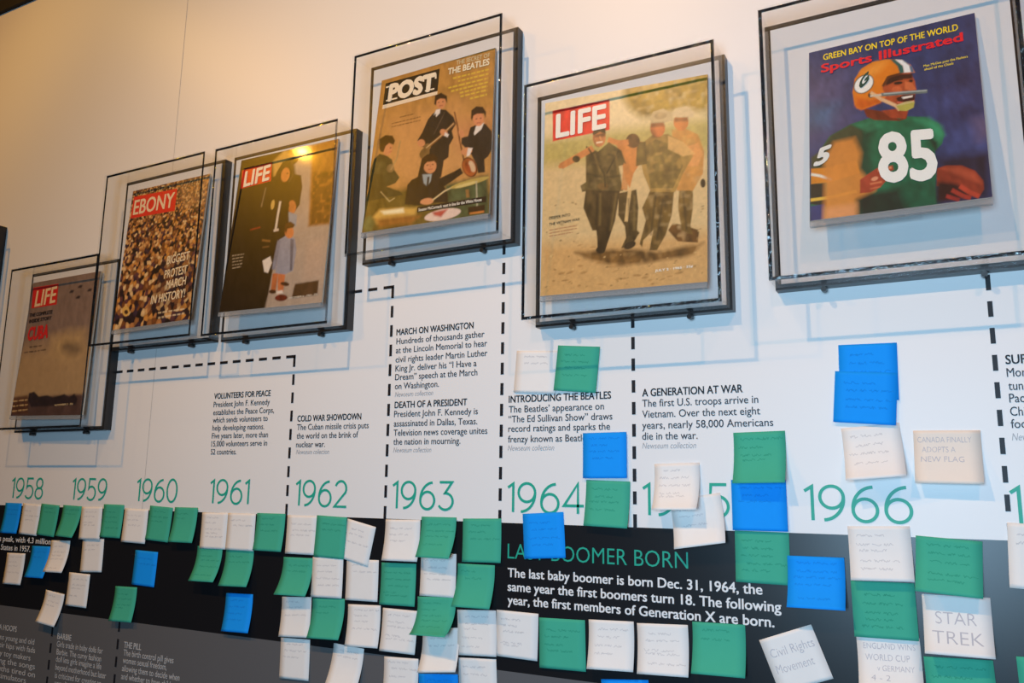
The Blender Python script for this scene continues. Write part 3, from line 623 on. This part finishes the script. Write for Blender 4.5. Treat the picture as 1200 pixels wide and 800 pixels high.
A.bars([(g2(708, 216), g2(1006, 140)), (g2(750, 238), g2(1003, 174)), (g2(670, 292), g2(1002, 208)), (g2(692, 318), g2(1000, 240)), (g2(765, 330), g2(998, 270)), (g2(770, 358), g2(996, 302)), (g2(850, 374), g2(992, 338))], 11, (222, 190, 60), 7)
A.bars([(g2(270, 528), g2(390, 500)), (g2(205, 580), g2(440, 524)), (g2(205, 606), g2(440, 552))], 7, (96, 66, 34), 8)
patch(A, [(340, 590), (342, 558), (748, 492), (748, 528)], (26, 22, 24)); A.write('Senator McCormack: next in line for the White House', (348, 584), (722, 522), 18, (236, 230, 214), 0.020)
ART_POST = A

# ---- mother and children in mourning
C_JFK = [(283, 188), (396.5, 162.5), (377, 354), (257, 366)]
A = Art(C_JFK, (255, 160, 3.807), 150, (30, 22, 18)); A.soft = 0.010
A.poly([(330, 40), (470, -10), (560, -10), (470, 760), (210, 780), (240, 600), (320, 400), (360, 250)], (172, 152, 134), soft=0.03)
A.poly([(405, 395), (418, 120), (420, 40), (545, 0), (520, 250), (500, 385)], (164, 108, 46), soft=0.03); A.poly([(412, 390), (425, 160), (520, 150), (500, 380)], (104, 66, 30), soft=0.03, n=0.9, seed=4)
A.poly([(245, 112), (300, 60), (345, 85), (270, 150), (250, 180)], (200, 156, 84), soft=0.03)
A.poly([(400, 470), (470, 450), (470, 640), (380, 640)], (186, 158, 136), soft=0.06, al=0.7); A.poly([(345, 655), (452, 638), (445, 705), (330, 720)], (70, 48, 34), soft=0.015)
A.poly([(325, 190), (345, 165), (372, 170), (378, 220), (365, 300), (345, 330), (320, 300)], (40, 28, 22)); A.ell((332, 310), 18, 30, (196, 118, 66)); A.poly([(315, 330), (355, 345), (350, 395), (320, 400)], (146, 150, 158))
A.poly([(110, 215), (200, 190), (255, 175), (300, 225), (320, 300), (310, 380), (285, 460), (250, 560), (225, 700), (205, 770), (0, 790), (60, 500)], (30, 22, 18))
A.poly([(255, 215), (262, 160), (290, 112), (340, 92), (362, 96), (355, 112), (320, 135), (300, 160), (290, 215), (270, 238)], (34, 24, 20)); A.ell((302, 168), 19, 32, (206, 128, 70), 12); A.ell((312, 162), 4, 3, (60, 34, 24)); A.line([(330, 110), (335, 170), (318, 200)], 6, (70, 56, 48), al=0.7)
A.line([(280, 285), (268, 350), (258, 415)], 9, (222, 206, 186)); A.line([(250, 416), (272, 410)], 10, (214, 196, 176)); A.ell((246, 300), 8, 22, (206, 168, 90), 10); A.line([(215, 225), (195, 310)], 5, (120, 104, 84)); A.line([(145, 412), (190, 400)], 6, (140, 40, 30)); A.line([(198, 458), (235, 462)], 9, (140, 96, 50)); A.line([(200, 490), (230, 486)], 6, (120, 84, 50))
A.poly([(200, 550), (235, 530), (242, 560), (225, 605), (208, 600)], (226, 212, 196))
A.poly([(245, 610), (270, 600), (258, 690), (236, 698)], (186, 104, 62)); A.ell((245, 690), 16, 9, (60, 28, 22)); A.poly([(268, 610), (302, 606), (292, 690), (268, 705)], (196, 112, 68)); A.line([(262, 695), (290, 690)], 14, (222, 206, 190)); A.ell((283, 718), 28, 15, (96, 24, 22), -5); A.ell((300, 655), 20, 9, (66, 34, 26), 10)
A.poly([(275, 455), (305, 438), (345, 450), (352, 500), (336, 595), (300, 612), (258, 606), (268, 520)], (144, 144, 156)); A.poly([(325, 450), (340, 455), (332, 595), (322, 596)], (92, 92, 104)); A.line([(275, 460), (260, 530), (250, 590)], 16, (126, 126, 140))
A.ell((320, 422), 20, 28, (206, 124, 72)); A.poly([(298, 415), (302, 385), (325, 374), (345, 388), (338, 402), (312, 406), (306, 430)], (70, 38, 22))
A.folds(0.60, 74); A.grain(0.12, 60, 51)
patch(A, [(110, 148), (243, 114), (238, 196), (104, 231)], LIFE_RED); A.write('LIFE', (116, 222), (231, 189), 62, (240, 226, 206), 0.030)
A.bars([((66, 528), (118, 520)), ((66, 542), (115, 534)), ((66, 556), (112, 548)), ((66, 570), (110, 562)), ((66, 584), (104, 576))], 5, (200, 180, 150), 4)
A.write('DECEMBER 6 \u00b7 1963 \u00b7 25\u00a2', (318, 724), (446, 705), 8, (230, 214, 190), 0.012)
ART_JFK = A

# ---- the great crowd
C_EB = [(156, 224), (246, 203.5), (222, 374), (132, 387)]
A = Art(C_EB, (130, 200, 4.0), 150, (96, 66, 40)); A.soft = 0.008
rr = random.Random(5); PAL = [(212, 160, 100), (150, 98, 56), (44, 28, 34), (60, 40, 56), (226, 186, 130), (120, 70, 36), (32, 22, 24), (180, 120, 70), (96, 56, 60), (206, 140, 66)]
rs = np.random.RandomState(3); pts = []
vv = 0.0
while vv < 1.02:                                         # heads: rows grow larger towards the bottom of the picture
    sz = 0.016+0.040*max(0, 1-vv)**1.3; n = int(1/sz)+2
    for k in range(n): pts.append(((k+rs.rand())*sz-sz*.5, vv+rs.rand()*sz*.7, sz))
    vv += sz*.62
best = np.full(A.U.shape, 9e9); idx = np.zeros(A.U.shape, int)
for k, (pu, pv, sz) in enumerate(pts):
    d = np.hypot(A.U-pu, (A.V-pv)*A.asp)/sz; m_ = d < best; best[m_] = d[m_]; idx[m_] = k
pc = np.array([lin(*PAL[rr.randrange(len(PAL))]) for _ in pts]); A.I = pc[idx]*np.clip(1.25-0.75*best, 0.25, 1.15)[..., None]
A.poly([(320, 60), (470, 20), (440, 170), (330, 180)], (196, 150, 96), soft=0.10, al=0.35)
A.poly([(240, 420), (380, 390), (350, 640), (180, 650)], (50, 32, 44), soft=0.08, al=0.45)
A.ell((70, 660), 17, 24, (226, 176, 90)); A.ell((72, 664), 9, 10, (74, 46, 30))
patch(A, [(108, 124), (313, 84), (300, 190), (92, 227)], (224, 42, 38)); A.write('EBONY', (103, 210), (293, 172), 66, (240, 214, 178), 0.020)
for t, x0, x1, y0, y1 in (('BIGGEST', 262, 366, 444, 420), ('PROTEST', 250, 356, 510, 484), ('MARCH', 258, 350, 558, 536), ('IN HISTORY!', 187, 346, 628, 594)):
    A.write(t, (x0, y0), (x1, y1), 37, (240, 216, 176), 0.022)
A.bars([((222, 668), (345, 648)), ((222, 690), (345, 668))], 9, (232, 206, 164), 3)
ART_EB = A

# ---- warships under a grey sky
C_CUBA = [(39, 331.5), (118, 317.5), (96, 486), (12.5, 487)]
A = Art(C_CUBA, (10, 310, 4.21), 130, (136, 112, 98)); A.soft = 0.012
A.poly([(0, 420), (460, 330), (400, 680), (0, 700)], (182, 148, 104), soft=0.25, al=0.9)
A.poly([(215, 355), (300, 330), (365, 330), (350, 430), (290, 460), (220, 420)], (196, 160, 108), soft=0.16, n=0.5, seed=4); A.ell((310, 405), 50, 34, (120, 98, 76), 10, soft=0.08, al=0.8)
A.poly([(0, 660), (420, 630), (420, 760), (0, 760)], (84, 62, 56), soft=0.03); A.poly([(95, 665), (100, 630), (125, 622), (150, 648), (190, 640), (220, 652), (275, 634), (300, 650), (325, 632), (340, 660), (330, 690), (110, 700)], (48, 36, 38), soft=0.015)
A.poly([(20, 650), (95, 640), (95, 735), (12, 735)], (92, 56, 36), soft=0.02, al=0.8)
for x, y in ((310, 130), (352, 106), (400, 122), (342, 157)): A.ell((x, y), 13, 5, (56, 44, 44), -25); A.ell((x+2, y), 4, 8, (56, 44, 44), -25)
A.folds(0.40, 75); A.grain(0.07, 40, 61)
patch(A, [(122, 113), (246, 93), (236, 192), (114, 212)], (214, 38, 34)); A.write('LIFE', (128, 204), (229, 181), 72, (240, 208, 160), 0.026)
A.write('THE COMPLETE', (104, 254), (215, 236), 16, (52, 36, 32), 0.03); A.write('INSIDE STORY', (103, 283), (211, 264), 16, (52, 36, 32), 0.03)
A.write('CUBA', (93, 366), (194, 352), 58, (214, 42, 40), 0.05)
A.bars([((104, 400), (165, 392)), ((76, 428), (186, 412))], 8, (60, 42, 36), 3); A.bars([((20, 672), (94, 663)), ((19, 697), (94, 688)), ((18, 722), (94, 713))], 8, (222, 186, 130), 6)
A.write('NOVEMBER 2 \u00b7 25\u00a2', (226, 696), (317, 688), 9, (230, 200, 150), 0.02)
ART_CUBA = A

CASES = [
    (-2.143, -1.790, EYE+.127, EYE+.545, 'clear case at far left holding the magazine with grey sky and warships', C_CUBA, .048, ART_CUBA,
     'magazine with red masthead and red headline over a grey sky and dark warships'),
    (-1.794, -1.452, EYE+.315, EYE+.740, 'clear case second from left holding the magazine with a huge crowd', C_EB, .053, ART_EB,
     'magazine whose cover is a dense brown crowd under a red masthead'),
    (-1.423, -1.071, EYE+.311, EYE+.738, 'clear case holding the dark magazine with a woman in black and a boy', C_JFK, .056, ART_JFK,
     'dark magazine showing a woman in black beside a boy in a pale coat'),
    (-1.040, -0.692, EYE+.440, EYE+.866, 'tall-hung clear case above the MARCH ON WASHINGTON caption, tan magazine inside', C_POST, .060, ART_POST,
     'tan magazine showing four men in dark suits with guitars and drums'),
    (-0.649, -0.305, EYE+.281, EYE+.712, 'clear case above the green and cream notes, holding the magazine of marching soldiers', C_VIET, .055, ART_VIET,
     'sandy yellow magazine of soldiers helping a wounded man, red masthead upper left'),
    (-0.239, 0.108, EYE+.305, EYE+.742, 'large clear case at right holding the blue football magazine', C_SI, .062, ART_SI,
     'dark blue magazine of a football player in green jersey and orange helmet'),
    (-2.690, -2.322, EYE+.285, EYE+.705, 'black-backed case at the left edge of the photo, only its right edge visible', None, None, None, None),
]
for x0, x1, z0, z1, lab, cor, yb, art, mlab in CASES:
    c = case(x0, x1, z0, z1, lab)
    if art:
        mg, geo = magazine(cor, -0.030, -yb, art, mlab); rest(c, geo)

# ------------------------------------------------------------------ sticky notes
NG = {'G': ('green', 'pen_green'), 'B': ('blue', 'pen_blue'), 'C': ('cream', 'pen'), 'P': ('peach', 'pen')}
GRP = {'G': 'green sticky notes', 'B': 'blue sticky notes', 'C': 'cream sticky notes', 'P': 'peach sticky notes'}
SIDE = 0.079
def bend(s_, L, H):
    """arc length fraction s_ -> (drop, lift): the paper hugs the wall at its gummed top and lifts below"""
    n = 24; t = np.linspace(0, 1, n+1); y = L*np.clip((t-0.12)/0.88, 0, 1)**1.8
    dz = np.sqrt(np.maximum((H/n)**2-np.diff(y)**2, 1e-9)); z = np.r_[0, np.cumsum(dz)]
    return np.interp(s_, t, z), np.interp(s_, t, y)
def sticky(k, tl, tr, bl, col, label, words=None, layer=0, seed=None):
    a, e = wp(*tl), wp(*tr); wd = float(np.clip(np.hypot(e[0]-a[0], e[2]-a[2]), .066, .084)); th = math.atan2(e[2]-a[2], e[0]-a[0])
    ux = np.array([math.cos(th), 0, math.sin(th)]); uz = np.array([math.sin(th), 0, -math.cos(th)]); out = np.array([0, -1, 0.])
    base = 0.0010+0.0022*layer+0.00022*(k % 3); org = a+out*base
    rr = random.Random(k*7+1); best = (1e9, 0.008, SIDE)
    if bl is None: best = (0, rr.uniform(.005, .012), SIDE)
    else:
        for H in (SIDE, SIDE*.95, SIDE*1.05):
            for L in np.linspace(0.0015, 0.034, 30):
                dz, dy = bend(1.0, L, H); q = proj(org+uz*dz+out*dy); d = math.hypot(*(q-np.array(bl)))+abs(H-SIDE)*100
                if d < best[0]: best = (d, L, H)
    _, L, H = best
    corner = rr.uniform(-.25, .35)*L                       # one bottom corner lifts a little more
    def P(s_, t_, h=0.0):                                  # s_ across, t_ down
        dz, dy = bend(t_, L, H); return ux*(s_*wd)+uz*dz+out*(dy+corner*(s_-.5)*t_*t_+h)
    r = MB(); nx, ny = 5, 14; T = 0.00025
    F_ = [P(i/nx, j/ny, T) for j in range(ny+1) for i in range(nx+1)]; Bk = [P(i/nx, j/ny, 0) for j in range(ny+1) for i in range(nx+1)]
    n1 = nx+1; fs = [(j*n1+i, (j+1)*n1+i, (j+1)*n1+i+1, j*n1+i+1) for j in range(ny) for i in range(nx)]
    m = len(F_); rim = [i for i in range(n1)]+[j*n1+nx for j in range(1, ny+1)]+[ny*n1+i for i in range(nx-1, -1, -1)]+[j*n1 for j in range(ny-1, 0, -1)]
    r.add(F_+Bk, fs+[tuple(i+m for i in f[::-1]) for f in fs]+[(rim[i], rim[(i+1) % len(rim)], rim[(i+1) % len(rim)]+m, rim[i]+m) for i in range(len(rim))], 0)
    hh = T+0.00012
    if words:
        for txt, s0, s1, t0, hgt, off in words:
            g, f = glyphs(txt, off); lo, hi = g[:, 0].min(), g[:, 0].max()
            r.add([P(s0+(s1-s0)*(x-lo)/(hi-lo), t0-hgt*y/CAP+rr.uniform(-.004, .004), hh+q_*4e-5) for x, y, q_ in g], f, 1)
    else:                                                  # faint handwriting nobody can read
        t0 = rr.uniform(.12, .24); rows = rr.randint(2, 5)
        for q in range(rows):
            tb = t0+q*rr.uniform(.13, .17); s0 = rr.uniform(.08, .22); s1 = s0+rr.uniform(.35, .68)
            if tb > .92: break
            s_ = s0
            while s_ < min(s1, .9):
                nw = rr.randint(3, 7); pts = []
                for i in range(nw*3+1): pts.append((s_+i*.012, tb+rr.uniform(-.032, .022)))
                for (xa, ya), (xb, yb_) in zip(pts, pts[1:]):
                    l = math.hypot(xb-xa, yb_-ya)+1e-9; px_, py_ = -(yb_-ya)/l*.0055, (xb-xa)/l*.0055
                    if max(xa, xb) > .96: continue
                    r.add([P(xa+px_, ya+py_, hh), P(xb+px_, yb_+py_, hh), P(xb-px_, yb_-py_, hh), P(xa-px_, ya-py_, hh)], [(0, 1, 2, 3)], 1)
                s_ = pts[-1][0]+.045
    o = r.build('sticky_note', [M[NG[col][0]], M['pen_word' if words else NG[col][1]]], smooth=False); o.location = org
    for p_ in o.data.polygons[:nx*ny*2]: p_.use_smooth = True
    return tag(o, label, 'sticky note', GRP[col])

Z1 = lambda x, y: (x/3.075, 540+y/3.075)
Z2 = lambda x, y: (220+x/3.075, 540+y/3.075)
Z3 = lambda x, y: (420+x/3.075, 540+y/3.075)
Z4 = lambda x, y: (590+x/3.075, 540+y/3.075)
Z5 = lambda x, y: (780+x/3.077, 540+y/3.077)
Z6 = lambda x, y: (980+x/3.077, 540+y/3.077)
I_ = lambda x, y: (x, y)
NOTES = [
 (Z1, (22, 150), (80, 152), (0, 255), 'B', 'blue sticky note at the left end of the top row, below the year 1958', 0),
 (Z1, (86, 152), (150, 158), (68, 240), 'C', 'cream sticky note in the top row right of the blue one below 1958', 0),
 (Z1, (155, 153), (220, 160), (130, 262), 'G', 'darker green sticky note first of the green pair between 1958 and 1959', 1),
 (Z1, (230, 158), (297, 163), (195, 265), 'G', 'green sticky note second of the green pair, just below left of 1959', 0),
 (Z1, (300, 165), (375, 165), (287, 280), 'C', 'cream sticky note straight below 1959 in the top row', 1),
 (Z1, (377, 155), (450, 158), (358, 270), 'G', 'green sticky note below right of 1959, between two cream notes of the top row', 0),
 (Z1, (455, 170), (540, 175), (437, 282), 'C', 'cream sticky note in the top row below left of 1960', 1),
 (Z1, (543, 160), (625, 168), (522, 280), 'G', 'green sticky note straight below 1960 in the top row', 0),
 (Z1, (635, 166), (718, 168), (608, 280), 'G', 'green sticky note with a curled foot, between 1960 and 1961 in the top row', 1),
 (Z1, (190, 285), (258, 287), (155, 390), 'C', 'cream sticky note covering the end of the white 4.3 million line', 1),
 (Z1, (118, 305), (184, 308), (88, 410), 'B', 'blue sticky note at the end of the line about 1957, partly behind a cream note', 0),
 (Z1, (28, 330), (94, 333), (8, 438), 'C', 'leftmost cream sticky note, under the white line about 1957', 0),
 (Z1, (300, 281), (377, 280), (302, 380), 'C', 'square cream sticky note hanging in the second row under 1959', 0),
 (Z1, (255, 400), (330, 408), (235, 517), 'C', 'cream sticky note low on the black band, just above right of the lowest tilted note', 1),
 (Z1, (168, 463), (235, 480), (127, 573), 'C', 'tilted cream sticky note hanging over the grey strip, lowest of the notes at left', 0),
 (Z1, (490, 320), (571, 328), (473, 440), 'B', 'blue sticky note alone on the black band under 1960', 0),
 (Z1, (418, 450), (496, 455), (392, 568), 'G', 'green sticky note overhanging the grey strip above THE PILL caption', 0),
 (Z2, (55, 185), (148, 187), (42, 300), 'C', 'cream sticky note below the left half of 1961 in the top row', 0),
 (Z2, (150, 187), (250, 190), (140, 310), 'C', 'cream sticky note below the right half of 1961 in the top row', 1),
 (Z2, (252, 187), (354, 190), (233, 315), 'G', 'green sticky note left of the dashed line in the top row, between 1961 and 1962', 0),
 (Z2, (38, 305), (128, 308), (5, 420), 'G', 'green sticky note with strongly curled foot, second row, left of the green pair under 1961', 0),
 (Z2, (140, 318), (240, 320), (110, 445), 'G', 'green sticky note right of the green pair in the second row under 1961', 0),
 (Z2, (140, 475), (237, 480), (120, 605), 'B', 'blue sticky note low on the black band under 1961', 0),
 (Z2, (362, 195), (470, 198), (352, 330), 'C', 'cream sticky note right of the dashed line under the left half of 1962', 0),
 (Z2, (470, 195), (578, 203), (457, 340), 'G', 'teal green sticky note under the right half of 1962 in the top row', 1),
 (Z2, (578, 207), (680, 238), (567, 345), 'C', 'slanting cream sticky note at the right end of the 1962 top row', 0),
 (Z2, (348, 345), (455, 350), (313, 478), 'G', 'green sticky note with a lifted left edge, second row under 1962', 0),
 (Z2, (455, 345), (565, 348), (442, 480), 'C', 'cream sticky note in the second row under 1962, right beside the green one', 1),
 (Z2, (575, 353), (690, 357), (572, 503), 'C', 'cream sticky note in the second row, left of the green note under 1963', 0),
 (Z2, (342, 488), (448, 490), (327, 625), 'C', 'cream sticky note in the third row under 1962, left of a green note', 0),
 (Z2, (455, 492), (570, 496), (430, 625), 'G', 'green sticky note in the third row, between two cream notes under 1962', 1),
 (Z2, (580, 515), (697, 520), (565, 665), 'C', 'cream sticky note in the third row, right of the green note under 1962', 0),
 (Z2, (338, 635), (443, 643), (330, 775), 'C', 'cream sticky note on the grey strip, bottom of the 1962 stack', 0),
 (Z2, (528, 655), (637, 676), (495, 800), 'C', 'tilted cream sticky note on the grey strip, right of the 1962 stack', 0),
 (Z3, (100, 210), (225, 212), (85, 352), 'C', 'cream sticky note under the left half of 1963 in the top row', 0),
 (Z3, (232, 200), (357, 203), (205, 340), 'G', 'green sticky note under the right half of 1963 in the top row', 1),
 (Z3, (378, 207), (516, 207), (373, 360), 'G', 'green sticky note left of the LAST BOOMER BORN heading, in the top row', 0),
 (Z3, (85, 365), (210, 370), (75, 515), 'G', 'flat green sticky note in the second row under the left of 1963', 0),
 (Z3, (228, 330), (355, 335), (220, 480), 'C', 'cream sticky note in the second row between two green ones under 1963', 0),
 (Z3, (362, 368), (495, 375), (337, 520), 'G', 'green sticky note left of the white last baby boomer text, second row', 1),
 (Z3, (90, 528), (215, 540), (75, 680), 'C', 'cream sticky note in the third row under 1963, left of the curled green one', 0),
 (Z3, (218, 487), (355, 490), (190, 597), 'G', 'short curled green sticky note in the third row under 1963', 1),
 (Z3, (358, 535), (497, 538), (355, 690), 'C', 'cream sticky note in the third row, right of the curled green one', 0),
 (Z3, (500, 535), (650, 550), (497, 705), 'C', 'cream note under the start of the white text, left of a flat green note', 0),
 (Z3, (95, 703), (218, 712), (84, 852), 'C', 'cream sticky note at the bottom edge, leftmost of the three under 1963', 0),
 (Z3, (232, 603), (362, 600), (220, 748), 'C', 'cream sticky note with rounded curled foot, above the blue note at the bottom edge', 0),
 (Z3, (218, 765), (360, 768), None, 'B', 'blue sticky note at the bottom edge under 1963, below a curled cream note', 0),
 (Z3, (362, 707), (498, 713), (360, 860), 'C', 'cream sticky note at the bottom edge, rightmost of the three under 1963', 0),
 (Z4, (70, 190), (217, 183), (82, 353), 'B', 'blue sticky note hiding letters of the LAST BOOMER BORN heading', 0),
 (I_, (684, 507.5), (735, 506), (688, 559), 'B', 'blue sticky note covering the end of the caption above 1964', 1),
 (Z4, (300, 68), (458, 74), (287, 232), 'G', 'green sticky note right of 1964, tucked below the blue one', 0),
 (I_, (767.6, 543.7), (820, 542), (763, 597), 'C', 'white sticky note covering the middle digits of 1965', 1),
 (I_, (785, 586), (844, 577), (790, 643), 'C', 'white sticky note over the band edge above the word BORN', 0),
 (Z4, (130, 563), (295, 573), (130, 740), 'G', 'flat green sticky note under the white text, with cream notes on both sides', 0),
 (Z4, (308, 570), (470, 578), (300, 750), 'C', 'cream sticky note full of faint writing under the middle of the white text', 0),
 (Z4, (482, 583), (665, 590), (480, 765), 'C', 'cream sticky note under the white text, between a cream note and a green note', 0),
 (Z4, (353, 785), (523, 788), None, 'B', 'blue sticky note peeking in at the bottom edge below a written cream note', 0),
 (Z5, (97, 578), (287, 590), (92, 765), 'G', 'green sticky note at the right end of the row under the white text', 0),
 (I_, (859.5, 507), (920, 504.5), (858, 566), 'G', 'green sticky note between 1965 and 1966, above a blue one', 0),
 (Z5, (238, 68), (435, 68), (245, 242), 'B', 'blue sticky note between 1965 and 1966, below a green one', 1),
 (Z5, (250, 250), (445, 258), (258, 432), 'G', 'green sticky note on the black band directly below the blue note between 1965 and 1966', 0),
 (Z5, (440, 340), (645, 348), (440, 525), 'B', 'blue sticky note on the black band under the start of 1966', 1),
 (Z5, (338, 645), (525, 588), (420, 835), 'C', 'strongly tilted cream sticky note reading Civil Rights Movement', 0),
 (Z6, (40, 235), (265, 235), (52, 430), 'C', 'cream sticky note straddling the band edge right under 1966', 0),
 (Z6, (287, 268), (527, 290), (285, 468), 'G', 'large green sticky note at the band edge, left of the rightmost dashed line', 1),
 (Z6, (53, 430), (282, 440), (72, 625), 'G', 'green sticky note in the 1966 column between two cream notes', 1),
 (Z6, (308, 478), (555, 493), (320, 692), 'C', 'cream sticky note with two words in large pencil capitals', 0),
 (Z6, (72, 627), (300, 638), (82, 830), 'C', 'cream sticky note mentioning England and Germany at the bottom edge under 1966', 0),
 (Z6, (315, 702), (565, 717), None, 'G', 'green sticky note at the bottom edge below the note in large pencil capitals', 1),
 (I_, (1180, 612), (1256, 617), (1188, 694), 'C', 'cream sticky note cut by the right edge, at the top of the black band', 0),
 (I_, (1190.6, 768.5), (1270, 774), None, 'G', 'green sticky note in the bottom right corner of the photo', 0),
 (I_, (982.5, 404.4), (1051, 401.4), (985, 474), 'B', 'upper blue sticky note of the overlapping pair below the football magazine', 0),
 (I_, (979, 435), (1052, 437), (984.5, 488.7), 'B', 'lower blue sticky note of the overlapping pair below the football magazine', 1),
 (I_, (985.5, 502), (1053.7, 495), (989, 563.7), 'C', 'cream sticky note on the white panel just above 1966, below the blue pair', 0),
 (I_, (1070, 504.5), (1149, 504), (1073.6, 565.6), 'P', 'peach sticky note reading about a new flag, right of the cream note above 1966', 0),
 (I_, (606, 411), (655, 411), (602, 459), 'C', 'cream sticky note just above the 1964 caption, left of a green one', 0),
 (I_, (655, 405), (704, 406.5), (649, 456), 'G', 'green sticky note just above the 1964 caption, under the soldiers magazine', 1),
]
WORDS = {
 'in large pencil capitals': [('STAR', .18, .78, .47, .20, -.012), ('TREK', .12, .86, .80, .22, -.012)],
 'Civil Rights': [('Civil Rights', .10, .92, .38, .16, -.010), ('Movement', .10, .80, .68, .16, -.010)],
 'England and Germany': [('ENGLAND WINS', .10, .92, .22, .10, -.006), ('WORLD CUP', .12, .82, .42, .11, -.006), ('v GERMANY', .30, .88, .60, .10, -.006), ('4 - 2', .20, .50, .77, .10, -.006)],
 'new flag': [('CANADA FINALLY', .06, .86, .22, .10, -.006), ('ADOPTS A', .12, .62, .40, .10, -.006), ('NEW FLAG', .10, .74, .58, .10, -.006)],
}
for k, (Z, tl, tr, bl, col, lab, lay) in enumerate(NOTES):
    wds = next((v for q, v in WORDS.items() if q in lab and 'below the note' not in lab), None)
    sticky(k, Z(*tl), Z(*tr), Z(*bl) if bl else None, col, lab, wds, lay)
